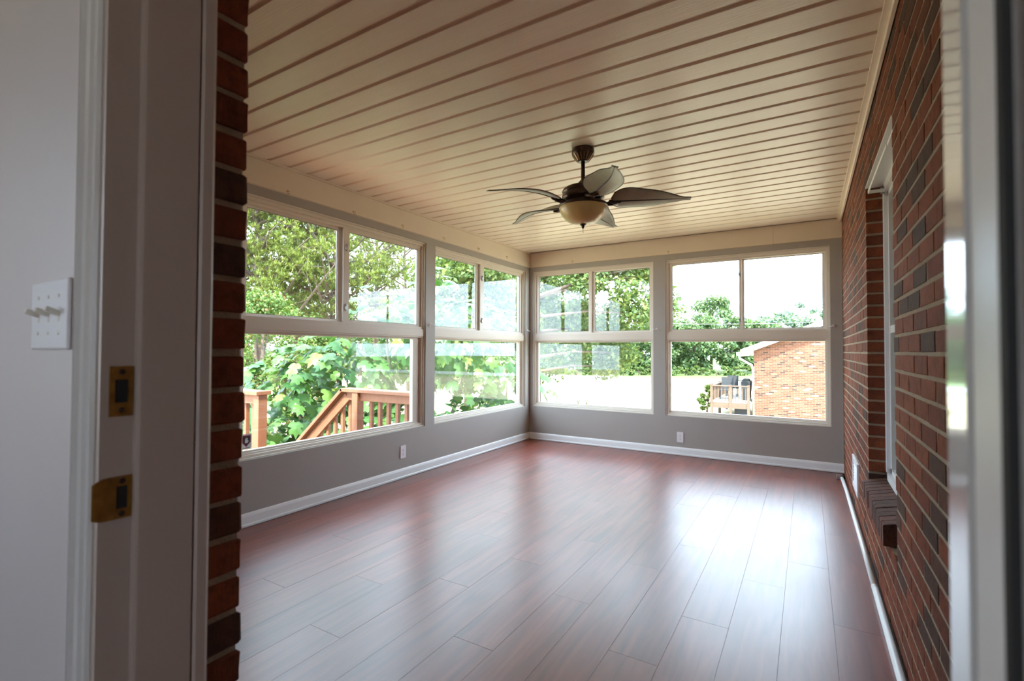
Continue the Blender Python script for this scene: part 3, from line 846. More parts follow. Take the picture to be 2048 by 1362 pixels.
def blade_parts(ang):
    ca, sa = math.cos(ang), math.sin(ang)
    z0 = 2.096

    def W(r, w, h):            # local: r outward, w to the left looking out, h up
        return (FX + r * ca - w * sa, FY + r * sa + w * ca, z0 + h)
    R0, R1, n, m = 0.175, 0.650, 22, 8

    def width(t):
        return 0.012 + 0.083 * (math.sin(math.pi * min(1, t / 0.93) ** 0.62) ** 0.8 if t < 0.93 else 0) * (1 if t < 0.93 else 0) + (0.004 if t >= 0.93 else 0)

    def surf(t, q):            # q in -1..1 ; -1 = right hand edge (raised)
        r = R0 + (R1 - R0) * t
        w = width(t) * (1 + 0.06 * math.sin(t * 11 + (2 if q > 0 else 0)) * abs(q)) * q
        curve = 0.035 * math.sin(t * math.pi * 1.1)           # midrib sways sideways
        pitch = math.radians(26 - 16 * t)
        cup = 0.020 * (q * q) * (1 - 0.4 * t) * math.sin(math.pi * min(1, t + 0.15))
        h = -w * math.sin(pitch) + cup + 0.010 * math.sin(t * math.pi) - 0.010 * t * t
        return (r, w * math.cos(pitch) + curve, h)
    V = [surf(i / n, -1 + 2 * j / m) for i in range(n + 1) for j in range(m + 1)]
    th = 0.004
    top = [W(r, w, h + th / 2) for r, w, h in V]; bot = [W(r, w, h - th / 2) for r, w, h in V]
    K = len(V); fs = []
    for i in range(n):
        for j in range(m):
            a, b, c, d = i * (m + 1) + j, (i + 1) * (m + 1) + j, (i + 1) * (m + 1) + j + 1, i * (m + 1) + j + 1
            fs.append((a, b, c, d)); fs.append((K + d, K + c, K + b, K + a))
    def rim_(ids):
        for p, q in zip(ids[:-1], ids[1:]): fs.append((p, q, K + q, K + p))
    rim_([i * (m + 1) for i in range(n, -1, -1)]); rim_([i * (m + 1) + m for i in range(n + 1)])
    rim_([j for j in range(m + 1)][::1]); rim_([n * (m + 1) + j for j in range(m, -1, -1)])
    mb_ = MB(); mb_.add(top + bot, fs)
    bl = mb_.build('fan_blade', M['blade'], fan, smooth=True)
    vb = MB()
    for s in (-1, 1):
        vb.tube([W(*surf(i / n, s * 1.0)) for i in range(n + 1)], 0.0030, 5)
    vb.build('blade_edge', M['vein'], bl)
    rb = MB()
    rb.tube([W(*surf(i / n, 0.0)) for i in range(n + 1)], [0.0085 - 0.006 * i / n for i in range(n + 1)], 7)
    rb.build('midrib', M['vein'], bl, smooth=True)
    vb = MB()
    for q in range(6):
        t0 = 0.12 + q * 0.125
        for s in (-1, 1):
            vb.tube([W(*surf(t0 + 0.10 * e, s * e * 0.9)) for e in (0.45, 0.62, 0.8, 0.98)], 0.0020, 4)
    tag(vb.build('side_vein', M['vein'], bl), kind='stuff')
    ib = MB()
    ib.tube([W(0.095, 0.0, 0.002), W(0.14, 0.008, -0.012), W(0.18, 0.01, -0.010), W(0.235, 0.012, -0.004)], [0.016, 0.013, 0.016, 0.006], 8)
    ib.tube([W(0.165, -0.03, -0.004), W(0.195, 0.0, -0.010), W(0.22, 0.036, -0.016)], [0.008, 0.012, 0.006], 6)
    ib.build('blade_iron', M['bronze'], bl, smooth=True)


for q in range(5):
    blade_parts(math.radians(20 + 72 * q))


# --- outlets
def outlet(name, label, c, u, n):
    """c centre on wall, u horizontal unit, n outward unit"""
    c, u, n = Vector(c), Vector(u), Vector(n)
    o = thing(name, c, label, 'outlet')
    up = Vector((0, 0, 1))
    mb_ = MB(); mb_.obox(c + n * 0.003, u * 0.035, up * 0.0572, n * 0.003); mb_.build('cover_plate', M['plate'], o, bevel=0.002)
    for s in (-1, 1):
        cc = c + up * 0.0195 * s + n * 0.0065
        mb_ = MB(); mb_.obox(cc, u * 0.0165, up * 0.0135, n * 0.001); rc = mb_.build('receptacle', M['plate'], o, bevel=0.001)
        mb_ = MB()
        mb_.obox(cc + n * 0.0012 - u * 0.0062 + up * 0.003, u * 0.0012, up * 0.0042, n * 0.0004)
        mb_.obox(cc + n * 0.0012 + u * 0.0062 + up * 0.003, u * 0.0012, up * 0.0036, n * 0.0004)
        mb_.obox(cc + n * 0.0012 - up * 0.0065, u * 0.0022, up * 0.0022, n * 0.0004)
        mb_.build('slot', M['slot'], rc)  # raised dark blocks imitate the shade inside the slots
    mb_ = MB(); mb_.obox(c + n * 0.0065, u * 0.0025, up * 0.0025, n * 0.0008); mb_.build('screw', M['steel'], o)
    return o


outlet('wall_outlet', 'white double outlet on the taupe wall under the railing window', (XL, 3.292, 0.236), (0, 1, 0), (1, 0, 0))
outlet('wall_outlet', 'white double outlet on the taupe end wall, above its baseboard', (-1.216, YB, 0.20), (1, 0, 0), (0, -1, 0))

# --- triple light switch on hall wall
sw = thing('light_switch', (-1.075, 0.30, 1.212), 'white triple toggle light switch plate on the hall wall', 'light switch')
mb = MB(); mb.box(-1.157, -0.993, 0.2935, 0.30, 1.155, 1.27); mb.build('cover_plate', M['plate'], sw, bevel=0.003)
for q in (-1, 0, 1):
    cx = -1.075 + q * 0.046
    mb = MB(); mb.box(cx - 0.005, cx + 0.005, 0.2930, 0.2945, 1.200, 1.224); mb.build('toggle_slot', M['toggle'], sw)
    mb = MB(); mb.obox((cx, 0.2855, 1.2165), (0.0042, 0, 0), (0, -0.0085, 0.0035), (0, 0.0012, 0.0040)); mb.build('toggle', M['toggle'], sw, bevel=0.001)
    for z in (1.182, 1.242):
        mb = MB(); mb.lathe([(0.003, 0.0), (0.003, -0.0012), (0.0, -0.0016)], (cx, 0.2935, z), 10, 'y'); mb.build('screw', M['toggle'], sw)

# --- wall register in the brick wall
vg = thing('wall_register', (XR, 4.255, 0.28), 'white rectangular register low on the brick wall, beyond the window sill', 'register')
mb = MB()
for (a, b2, c, d) in ((4.05, 4.085, 0.165, 0.395), (4.425, 4.46, 0.165, 0.395), (4.085, 4.425, 0.165, 0.20), (4.085, 4.425, 0.36, 0.395)):
    mb.box(XR - 0.012, XR + 0.004, a, b2, c, d)
mb.build('register_frame', M['plate'], vg, bevel=0.002)
for q in range(7):
    z = 0.213 + q * 0.0225
    mb = MB(); mb.obox((XR - 0.003, 4.255, z), (0.005, 0, 0.006), (0, 0.17, 0), (0.0008, 0, -0.0006)); mb.build('louver', M['plate'], vg)
mb = MB(); mb.box(XR - 0.0005, XR + 0.002, 4.085, 4.425, 0.20, 0.36); mb.build('register_back', M['slot'], vg)

# --- white pipe along the brick base with its grey fitting
pipe = thing('floor_conduit', (XR - 0.03, 3.2, 0.0), 'long white conduit lying on the floor along the brick wall', 'conduit')
mb = MB(); mb.tube([(XR - 0.022, YF + 0.02, 0.0142), (XR - 0.022, 2.955, 0.0142)], 0.0138, 12); mb.build('pipe', M['white'], pipe, smooth=True)
mb = MB(); mb.tube([(XR - 0.022, 2.957, 0.0142), (XR - 0.022, 3.6, 0.0142), (XR - 0.025, 4.9, 0.0145), (XR - 0.034, 5.33, 0.018)], 0.0136, 12); mb.build('pipe', M['white'], pipe, smooth=True)
mb = MB(); mb.lathe([(0.0138, -0.014), (0.0144, -0.013), (0.0144, 0.013), (0.0138, 0.014)], (XR - 0.022, 2.956, 0.0146), 12, 'y'); mb.build('coupling', M['white'], pipe, smooth=True)
fit = thing('conduit_fitting', (XR - 0.03, 5.37, 0), 'small grey and black fitting in the corner at the conduit end', 'fitting')
mb = MB(); mb.box(XR - 0.075, XR - 0.043, 5.335, 5.372, 0.001, 0.04); mb.build('grey_block', M['steel'], fit, bevel=0.003)
mb = MB(); mb.lathe([(0.0, -0.024), (0.018, -0.022), (0.018, 0.018), (0.0, 0.02)], (XR - 0.024, 5.357, 0.0205), 14, 'y'); mb.build('black_cap', M['dark'], fit, smooth=True)

# --- curtain rod in the brick window opening
rod = thing('curtain_rod', (XR + 0.01, 2.95, 2.05), 'thin white curtain rod across the top of the brick window opening', 'curtain rod')
mb = MB(); mb.obox((XR + 0.006, 2.99, 2.050), (0.0022, 0, 0), (0, 0.37, 0.002), (0, 0, 0.009)); mb.build('rod', M['white'], rod)
mb = MB(); mb.obox((XR + 0.009, 2.69, 2.0487), (0.0022, 0, 0), (0, 0.25, 0.001), (0, 0, 0.0075)); mb.build('rod_sleeve', M['white'], rod)
mb = MB(); mb.box(XR + 0.004, fx0 + 0.004, 3.352, 3.357, 2.042, 2.060); mb.build('rod_return', M['white'], rod)
mb = MB(); mb.box(XR + 0.06, fx0 + 0.003, 3.358, 3.366, 2.034, 2.068); mb.build('bracket', M['steel'], rod)

# --- hooks on the header boards
ORD = ['first', 'second', 'third', 'fourth', 'fifth', 'sixth', 'seventh', 'eighth', 'ninth', 'tenth', 'eleventh', 'twelfth']
def cup_hook(c, n, label, group):
    c, n = Vector(c), Vector(n)
    o = thing('cup_hook', c, label, 'hook', group)
    m_ = MB(); m_.tube([c, c + n * 0.003], 0.008, 10); m_.build('hook_plate', M['hook'], o)
    pts = [c + n * 0.002, c + n * 0.014]
    for q in range(7):
        t = q / 6 * math.radians(230)
        pts.append(c + n * (0.014 + 0.011 * math.sin(t)) + Vector((0, 0, -0.011 + 0.011 * math.cos(t))))
    m_ = MB(); m_.tube(pts, 0.0022, 6); m_.build('hook_wire', M['hook'], o)
for q, (y, z) in enumerate(((5.028, 2.30), (4.428, 2.294), (3.826, 2.288), (3.239, 2.284), (2.688, 2.271), (2.103, 2.273))):
    cup_hook((XL + 0.016, y, z), (1, 0, 0), 'brass cup hook over the long wall windows, ' + ORD[q] + ' from the room corner', 'cup hooks over the long wall windows')
for x, z, w_ in ((-2.512, 2.285, 'above the window facing the shade tree'), (-1.336, 2.285, 'above the post between the two windows')):
    cup_hook((x, YB - 0.016, z), (0, -1, 0), 'brass cup hook on the end wall header board, ' + w_, 'cup hooks over the end wall windows')


def cord_cleat(c, u, n, label, group=None):
    c, u, n = Vector(c), Vector(u), Vector(n)
    o = thing('wall_hook', c, label, 'hook', group)
    m_ = MB(); m_.tube([c, c + n * 0.006], 0.011, 12); m_.build('hook_base', M['plate'], o)
    for s in (-1, 1):
        pts = [c + n * 0.006, c + n * 0.012 + Vector((0, 0, -0.006)) + u * 0.006 * s, c + n * 0.016 + Vector((0, 0, -0.016)) + u * 0.016 * s, c + n * 0.018 + Vector((0, 0, -0.014)) + u * 0.030 * s, c + n * 0.019 + u * 0.036 * s + Vector((0, 0, 0.006))]
        m_ = MB(); m_.tube(pts, [0.006, 0.005, 0.0045, 0.004, 0.0035], 7); m_.build('hook_arm', M['plate'], o, smooth=True)
cord_cleat((XL, 3.655, 1.410), (0, 1, 0), (1, 0, 0), 'white double tieback hook on the post between the long wall windows')
cord_cleat((XL, 5.585, 1.425), (0, 1, 0), (1, 0, 0), 'white double tieback hook on the corner post')
cord_cleat((-1.475, YB, 1.412), (1, 0, 0), (0, -1, 0), 'white double tieback hook on the post between the end wall windows')
kb = thing('wall_hook', (0.205, YB, 1.405), 'white tieback knob on the end wall beside the brick', 'hook')
mb = MB(); mb.tube([(0.222, YB, 1.407), (0.222, YB - 0.012, 1.407)], 0.012, 14); mb.build('hook_base', M['plate'], kb)
mb = MB(); mb.tube([(0.222, YB - 0.010, 1.407), (0.205, YB - 0.018, 1.402), (0.176, YB - 0.02, 1.397)], [0.006, 0.005, 0.004], 8); mb.build('hook_arm', M['plate'], kb, smooth=True)

# --- security sticker on the lower pane
st = thing('window_sticker', (XL - 0.068, 1.885, 0.545), 'small white sticker with dark red shield in the corner of the window pane', 'sticker')
gx = XL - 0.0695
mb = MB(); mb.box(gx - 0.0002, gx + 0.0003, 1.852, 1.922, 0.492, 0.592); mb.build('backing', M['whiteink'], st)
def shield(s, dx, mat, nm, cy=1.885, cz=0.546):
    pts = [(-0.030, 0.036), (0.030, 0.036), (0.030, -0.008), (0.0, -0.040), (-0.030, -0.008)]
    m_ = MB(); m_.add([(gx + dx, cy + a * s, cz + b * s) for a, b in pts] + [(gx + dx - 0.0002, cy + a * s, cz + b * s) for a, b in pts],
                      [(0, 1, 2, 3, 4), (9, 8, 7, 6, 5)] + [(q, q + 5, (q + 1) % 5 + 5, (q + 1) % 5) for q in range(5)])
    m_.build(nm, mat, st)
shield(1.0, 0.0006, M['redink'], 'shield')
shield(0.78, 0.0009, M['blackink'], 'shield_field')
mb = MB()
mb.box(gx + 0.001, gx + 0.0012, 1.876, 1.896, 0.532, 0.552)
for q, (a, h) in enumerate(((1.8765, 0.010), (1.8815, 0.014), (1.8865, 0.015), (1.8915, 0.012))):
    mb.box(gx + 0.001, gx + 0.0012, a, a + 0.0035, 0.552, 0.552 + h)
mb.box(gx + 0.001, gx + 0.0012, 1.897, 1.900, 0.538, 0.549)
mb.build('hand_emblem', M['whiteink'], st)
mb = MB(); mb.box(gx + 0.0006, gx + 0.0009, 1.862, 1.912, 0.4975, 0.5015); mb.build('print_line', M['blackink'], st)

# ================================================================== OUTSIDE
mb = MB()
mb.add([(-160, -60, GZ), (160, -60, GZ), (160, 220, GZ), (-160, 220, GZ)], [(0, 1, 2, 3)])
tag(mb.build('lawn', M['lawn']), 'wide pale sunlit lawn running to a green verge', 'lawn', kind='structure')
mb = MB(); mb.box(-160, 160, 46, 52.5, GZ - 0.1, GZ + 0.02)
tag(mb.build('road', M['road']), 'pale road crossing behind the lawn', 'road', kind='structure')

# --- near deck: floor boards, far rail with stair rail, near rail
dk = thing('deck', (-4.5, 1.5, -0.15), 'stained cedar deck floor outside the long wall windows', 'deck', kind='structure')
bm_ = MB(); bm_.box(-0.068, 0.068, -2.4, 2.4, -0.035, 0.0); b0 = bm_.build('deck_board', M['cedar'], base=(0, 0, 0)); COL.objects.unlink(b0)
for q in range(16):
    o = bpy.data.objects.new('deck_board', b0.data); link(o, dk); o.location = (1.17 - 0.145 * q, -0.9 + (1.25 if q < 7 else 0.0) * 0 + (0.625 if q < 7 else 0.15), 0)
    o.scale = (1, (2.87 if q < 7 else 2.15) / 2.4, 1)
bpy.data.objects.remove(b0)
mb = MB()
for (px, py) in ((-3.35, 3.66), (-4.3, 3.66), (-4.55, 2.72), (-5.5, 2.7), (-5.5, 0.0), (-3.4, 0.0)):
    mb = MB(); mb.box(px - 0.05, px + 0.05, py - 0.05, py + 0.05, GZ, -0.185); mb.build('deck_pier', M['cedar'], dk)
for q in range(7):
    mb = MB(); mb.box(-4.45 - 0.235 * (q + 1), -4.42 - 0.235 * q, 2.85, 3.66, -0.15 - 0.2 * (q + 1), -0.11 - 0.2 * (q + 1)); mb.build('stair_tread', M['cedar'], dk)

ra = thing('stair_railing', (-3.9, 3.7, -0.15), 'stained cedar railing running into a sloping stair handrail', 'railing')
ZC = 0.735
mb = MB(); mb.box(-4.42, XL - T - 0.01, 3.635, 3.775, ZC - 0.038, ZC); mb.build('rail_cap', M['cedar'], ra, bevel=0.004)
mb = MB(); mb.box(-4.36, XL - T - 0.01, 3.685, 3.723, ZC - 0.128, ZC - 0.038); mb.build('top_rail', M['cedar'], ra, bevel=0.003)
mb = MB(); mb.box(-4.2, XL - T - 0.01, 3.685, 3.723, -0.06, 0.03); mb.build('bottom_rail', M['cedar'], ra, bevel=0.003)
mb = MB(); mb.box(-4.235, -4.146, 3.646, 3.735, -0.15, ZC - 0.038); mb.build('newel_post', M['cedar'], ra, bevel=0.004)
for q in range(6):
    x = -4.03 + q * 0.128
    mb = MB(); mb.box(x - 0.019, x + 0.019, 3.724, 3.762, -0.06, ZC - 0.045); mb.build('baluster', M['cedar'], ra, bevel=0.002)
sl = Vector((-1, 0, -0.845)).normalized(); nrm = Vector((-0.845, 0, 1)).normalized()
A = Vector((-4.40, 3.705, ZC - 0.019)); Ls = 1.05
mb = MB(); mb.obox(A + sl * Ls, sl * (Ls + 0.012), Vector((0, 0.07, 0)), nrm * 0.019); mb.build('stair_cap', M['cedar'], ra, bevel=0.004)
A2 = Vector((-4.36, 3.705, ZC - 0.095))
mb = MB(); mb.obox(A2 + sl * Ls, sl * Ls, Vector((0, 0.019, 0)), nrm * 0.048); mb.build('stair_rail', M['cedar'], ra, bevel=0.003)
for q in range(11):
    x = -4.36 - 0.125 * q
    zt = ZC - 0.10 - 0.845 * (-4.36 - x)
    mb = MB(); mb.box(x - 0.019, x + 0.019, 3.724, 3.762, zt - 0.74, zt); mb.build('baluster', M['cedar'], ra, bevel=0.002)
mb = MB(); mb.obox(A2 + sl * Ls + Vector((0, 0, -0.68)), sl * Ls, Vector((0, 0.019, 0)), nrm * 0.045); mb.build('stair_bottom_rail', M['cedar'], ra, bevel=0.003)
mb = MB(); mb.box(-5.86, -5.77, 3.646, 3.735, GZ, -0.48); mb.build('stair_post', M['cedar'], ra, bevel=0.004)

rb = thing('deck_railing', (-5.0, 2.82, -0.15), 'stained cedar deck railing ending in a square post by the stairs', 'railing')
mb = MB(); mb.box(-5.75, -4.50, 2.735, 2.885, ZC - 0.018, ZC + 0.02); mb.build('rail_cap', M['cedar'], rb, bevel=0.004)
mb = MB(); mb.box(-5.75, -4.60, 2.79, 2.828, ZC - 0.108, ZC - 0.018); mb.build('top_rail', M['cedar'], rb, bevel=0.003)
mb = MB(); mb.box(-5.75, -4.60, 2.79, 2.828, -0.06, 0.03); mb.build('bottom_rail', M['cedar'], rb, bevel=0.003)
mb = MB(); mb.box(-4.605, -4.515, 2.765, 2.855, -0.15, ZC - 0.018); mb.build('newel_post', M['cedar'], rb, bevel=0.004)
for q in range(8):
    x = -4.72 - q * 0.128
    mb = MB(); mb.box(x - 0.019, x + 0.019, 2.829, 2.867, -0.06, ZC - 0.03); mb.build('baluster', M['cedar'], rb, bevel=0.002)


# --- vegetation
def rand_dirs(n):
    v = RNG.normal(size=(n, 3)); return v / np.linalg.norm(v, axis=1, keepdims=True)


def frames(nrm):
    a = np.cross(nrm, np.array([0.0, 0.0, 1.0])); l = np.linalg.norm(a, axis=1, keepdims=True)
    a = np.where(l < 1e-3, np.array([[1.0, 0, 0]]), a / np.maximum(l, 1e-6))
    return a, np.cross(nrm, a)


def leaf_quads(P, nrm, size, asp=0.6):
    a, b = frames(nrm)
    t = RNG.uniform(0, 2 * np.pi, len(P))[:, None]
    a2, b2 = a * np.cos(t) + b * np.sin(t), -a * np.sin(t) + b * np.cos(t)
    s = (size * RNG.uniform(0.7, 1.25, len(P)))[:, None]
    fold = nrm * s * 0.18
    v = np.stack([P - a2 * s * 0.5, P - b2 * s * asp * 0.5 + fold, P + a2 * s * 0.5, P + b2 * s * asp * 0.5 + fold], 1)
    return v.reshape(-1, 3)


def crown_points(blobs, n, shell=0.45):
    vol = np.array([b[3] * b[4] * b[5] for b in blobs]) ** (2 / 3)
    idx = RNG.choice(len(blobs), n, p=vol / vol.sum())
    B = np.array(blobs)[idx]
    d = rand_dirs(n)
    r = 1 - shell * RNG.uniform(0, 1, n) ** 1.4
    return B[:, :3] + d * r[:, None] * B[:, 3:6], d


def clump_blobs(c, R, n, rmin, rmax):
    d = rand_dirs(n); r = RNG.uniform(0.35, 0.95, n) ** 0.6
    out = []
    for q in range(n):
        rr = RNG.uniform(rmin, rmax)
        out.append((c[0] + d[q, 0] * R[0] * r[q], c[1] + d[q, 1] * R[1] * r[q], c[2] + d[q, 2] * R[2] * r[q], rr, rr, rr * 0.75))
    return out


def broad_tree(name, label, base, cz, R, nclump, nleaf, leaf, mat, trunk_r=0.2, group=None, crange=(0.22, 0.42), cat='tree', crown=None):
    t = thing(name, base, label, cat, group)
    c = (base[0], base[1], cz) if crown is None else (crown[0], crown[1], cz)
    m_ = MB()
    top = Vector((base[0] + 0.1, base[1], cz + R[2] * 0.4))
    m_.tube([Vector(base), Vector((base[0] + 0.05, base[1], (base[2] + cz) / 2)), top], [trunk_r, trunk_r * 0.75, trunk_r * 0.3], 8)
    bl = clump_blobs(c, R, nclump, crange[0] * min(R), crange[1] * min(R))
    for q in range(0, len(bl), max(1, len(bl) // 14)):
        b = Vector(bl[q][:3]); s = Vector((base[0], base[1], min(b.z - 0.2, cz - 0.2 * R[2])))
        m_.tube([s, (s + b) / 2 + Vector((0, 0, 0.15)), b], [trunk_r * 0.35, trunk_r * 0.2, trunk_r * 0.06], 5, cap=False)
    m_.build('trunk', M['bark'], t, smooth=True)
    P, d = crown_points(bl, nleaf, 0.7)
    nr = d * 0.6 + rand_dirs(nleaf) * 0.7 + np.array([0, 0, 0.35]); nr /= np.linalg.norm(nr, axis=1, keepdims=True)
    tag(fast_mesh('foliage', leaf_quads(P, nr, leaf), 4, M[mat], t), kind='stuff')
    return t


def px(u, depth, z=GZ):
    a = (u - 1024) / F_PX
    return ((a * _c - _s) * depth, (a * _s + _c) * depth, z)


# fig tree: trunk, 300 large leaves singly, the rest joined
fig = thing('fig_tree', (-5.3, 5.7, GZ), 'dense fig tree with big lobed leaves behind the cedar railing', 'tree')
FIGB = [(-6.75, 4.55, 0.35, 0.95, 0.85, 0.95), (-6.35, 5.15, 0.75, 0.95, 0.95, 0.85), (-5.75, 5.65, 1.15, 0.85, 0.85, 1.1), (-5.25, 6.1, 1.50, 0.80, 0.80, 1.0),
        (-4.85, 6.7, 1.15, 0.85, 0.85, 1.0), (-4.55, 7.35, 0.25, 0.85, 0.85, 0.85), (-6.1, 4.9, -0.35, 1.0, 0.8, 0.8), (-5.3, 5.7, -0.3, 0.95, 0.8, 0.9),
        (-4.7, 6.6, -0.4, 0.8, 0.8, 0.7), (-4.15, 7.55, -0.45, 0.7, 0.7, 0.75), (-6.9, 4.3, -0.5, 0.9, 0.8, 0.8), (-3.75, 7.9, -0.75, 0.5, 0.6, 0.7)]
mb = MB()
for b in FIGB:
    p = Vector(b[:3])
    s = Vector((-5.4 + RNG.uniform(-0.3, 0.3), 5.9 + RNG.uniform(-0.3, 0.3), GZ))
    mid = (s + p) / 2 + Vector((RNG.uniform(-.2, .2), RNG.uniform(-.2, .2), 0.1))
    mb.tube([s, mid, p, p + Vector((0, 0, b[5] * 0.7))], [0.06, 0.04, 0.025, 0.01], 6)
mb.build('trunk', M['figbark'], fig, smooth=True)
# lobed leaf outline (unit length 1 along +x from the stalk)
OUT = [(0.0, 0.0), (-0.06, 0.16), (0.06, 0.36), (0.26, 0.44), (0.34, 0.24), (0.52, 0.40), (0.74, 0.34), (0.70, 0.14), (1.0, 0.0)]
OUT = OUT + [(a, -b) for a, b in OUT[-2:0:-1]]
MID = [(0.05, 0), (0.35, 0), (0.7, 0)]
NL = 1900
P, d = crown_points(FIGB, NL, 0.5)
P[:, 2] = np.maximum(P[:, 2], GZ + 0.15)
keep = np.ones(NL, bool)
nr = d * 0.75 + rand_dirs(NL) * 0.45 + np.array([0.12, -0.10, 0.75]); nr /= np.linalg.norm(nr, axis=1, keepdims=True)
sz = RNG.uniform(0.17, 0.29, NL)
dirn = d + rand_dirs(NL) * 0.5 + np.array([0, 0, -0.55])
dirn -= nr * (dirn * nr).sum(1, keepdims=True); dirn /= np.linalg.norm(dirn, axis=1, keepdims=True)
side = np.cross(nr, dirn)
facing = (d * (-P / np.linalg.norm(P, axis=1, keepdims=True))).sum(1)
score = sz / np.linalg.norm(P, axis=1) * (0.3 + np.clip(facing, 0, 1)) + (P[:, 2] > 0.0) * 0.02
order = np.argsort(-score)
fl_me = bpy.data.meshes.new('fig_leaf')
droop = lambda a, b: -0.16 * a * a - 0.35 * b * b + 0.02
fl_v = [(a, b, droop(a, b)) for a, b in OUT] + [(0.40, 0.0, 0.04)]
fl_f = [(q, (q + 1) % len(OUT), len(OUT)) for q in range(len(OUT))]
fl_f = [f[::-1] for f in fl_f]
fl_me.from_pydata(fl_v, [], fl_f); fl_me.materials.append(M['fig']); fl_me.update()
tmpl = np.array(fl_v); tf = np.array(fl_f)
for q in order[:300]:
    o = bpy.data.objects.new('leaf', fl_me); link(o, fig)
    a, b, c = Vector(dirn[q]), Vector(side[q]), Vector(nr[q])
    p = Vector(P[q]) - WL[fig]
    s = float(sz[q])
    o.matrix_basis = Matrix(((a.x * s, b.x * s, c.x * s, p.x), (a.y * s, b.y * s, c.y * s, p.y), (a.z * s, b.z * s, c.z * s, p.z), (0, 0, 0, 1)))
rest = order[300:]
Vv = (P[rest][:, None, :] + sz[rest][:, None, None] * (tmpl[None, :, 0:1] * dirn[rest][:, None, :] + tmpl[None, :, 1:2] * side[rest][:, None, :] + tmpl[None, :, 2:3] * nr[rest][:, None, :]))
mb = MB(); nv = len(tmpl)
mb.v = [tuple(p) for p in Vv.reshape(-1, 3)]
mb.f = [tuple(int(i) + q * nv for i in f) for q in range(len(rest)) for f in tf]
tag(mb.build('leaf_mass', M['fig'], fig), kind='stuff')


def pine(label, base, ztop, zc0, spread, nbr, ntuft, group='pines beyond the fig tree'):
    t = thing('pine_tree', base, label, 'tree', group)
    m_ = MB()
    bx_, by_ = base[0], base[1]
    lean = RNG.uniform(-0.4, 0.4, 2)
    def tr(z):
        f = (z - base[2]) / (ztop - base[2]); return Vector((bx_ + lean[0] * f, by_ + lean[1] * f, z))
    m_.tube([tr(base[2]), tr((base[2] + ztop) / 2), tr(ztop)], [0.15, 0.10, 0.03], 8)
    tips = []
    for q in range(nbr):
        z = zc0 + (ztop - zc0) * (q + RNG.uniform(0, 1)) / nbr
        f = (z - zc0) / (ztop - zc0)
        ln = spread * (1.05 - 0.75 * f) * RNG.uniform(0.65, 1.1)
        an = q * 2.4 + RNG.uniform(-0.4, 0.4)
        s = tr(z)
        e = s + Vector((math.cos(an) * ln, math.sin(an) * ln, ln * RNG.uniform(0.2, 0.75)))
        mid = (s + e) / 2 + Vector((0, 0, -0.08 * ln))
        m_.tube([s, mid, e], [0.075 * (1 - 0.5 * f), 0.045, 0.014], 5, cap=False)
        for w in range(5):
            g = RNG.uniform(0.45, 1.0)
            p = s.lerp(e, g) + Vector((0, 0, -0.08 * ln * math.sin(math.pi * g)))
            e2 = p + Vector(RNG.normal(size=3) * 0.32 * ln * 0.6) + Vector((0, 0, 0.25))
            m_.tube([p, e2], [0.014, 0.006], 4, cap=False)
            tips.append((p, e2))
    m_.build('trunk', M['bark'], t, smooth=True)
    T_ = np.array([[*a, *b] for a, b in tips])
    ix = RNG.integers(0, len(T_), ntuft)
    g = RNG.uniform(0.55, 1.05, ntuft)[:, None]
    C = T_[ix, :3] * (1 - g) + T_[ix, 3:] * g + RNG.normal(size=(ntuft, 3)) * np.array([0.17, 0.17, 0.10])
    K = 16
    Cn = np.repeat(C, K, 0)
    dd = rand_dirs(len(Cn)) + np.array([0, 0, 0.7]); dd /= np.linalg.norm(dd, axis=1, keepdims=True)
    a, b = frames(dd)
    L_ = RNG.uniform(0.09, 0.17, len(Cn))[:, None]
    wv = 0.017
    tri = np.stack([Cn - a * wv, Cn + a * wv, Cn + dd * L_], 1).reshape(-1, 3)
    tag(fast_mesh('needles', tri, 3, M['pine'], t), kind='stuff')


pine('tall green pine with dark branching limbs beyond the fig tree', px(520, 15.0), 7.4, 1.2, 2.9, 56, 5600)
pine('tall green pine with dark branching limbs beyond the fig tree', px(592, 21.0), 9.2, 1.2, 3.3, 58, 6000)
pine('tall green pine with dark branching limbs beyond the fig tree', px(662, 16.0), 7.3, 1.3, 2.9, 56, 5200)
pine('tall green pine with dark branching limbs beyond the fig tree', px(448, 20.0), 8.0, 1.3, 3.0, 50, 5500)
pine('tall green pine with dark branching limbs beyond the fig tree', px(752, 25.0), 9.0, 2.0, 3.0, 42, 3300)
pine('tall green pine with dark branching limbs beyond the fig tree', px(818, 31.0), 9.6, 2.4, 3.2, 40, 2500)

broad_tree('juniper_bush', 'dense bright green juniper with russet tips in front of the pines', px(520, 11.0), 0.9, (1.15, 1.15, 1.75), 46, 15000, 0.085, 'juniper', 0.09, cat='bush')
broad_tree('juniper_bush', 'rounded yellow green juniper beside the taller russet juniper', px(604, 14.0), 0.80, (0.95, 0.95, 1.65), 36, 9000, 0.085, 'juniper', 0.09, cat='bush')
broad_tree('leafy_tree', 'leafy light green tree rising behind the fig, beyond the corner', px(935, 17.0), 2.7, (2.3, 2.3, 2.5), 60, 15000, 0.17, 'oak', 0.15)
broad_tree('leafy_tree', 'large spreading shade tree with drooping boughs on the lawn', px(1057, 17.0), 3.6, (3.3, 3.0, 3.3), 80, 26000, 0.17, 'oak', 0.20, crange=(0.16, 0.28), crown=px(1185, 19.0))
broad_tree('leafy_tree', 'leafy tree at the lawn edge beyond the shade tree', px(1075, 27.0), 3.2, (3.4, 3.4, 4.2), 70, 14000, 0.24, 'oak', 0.2)

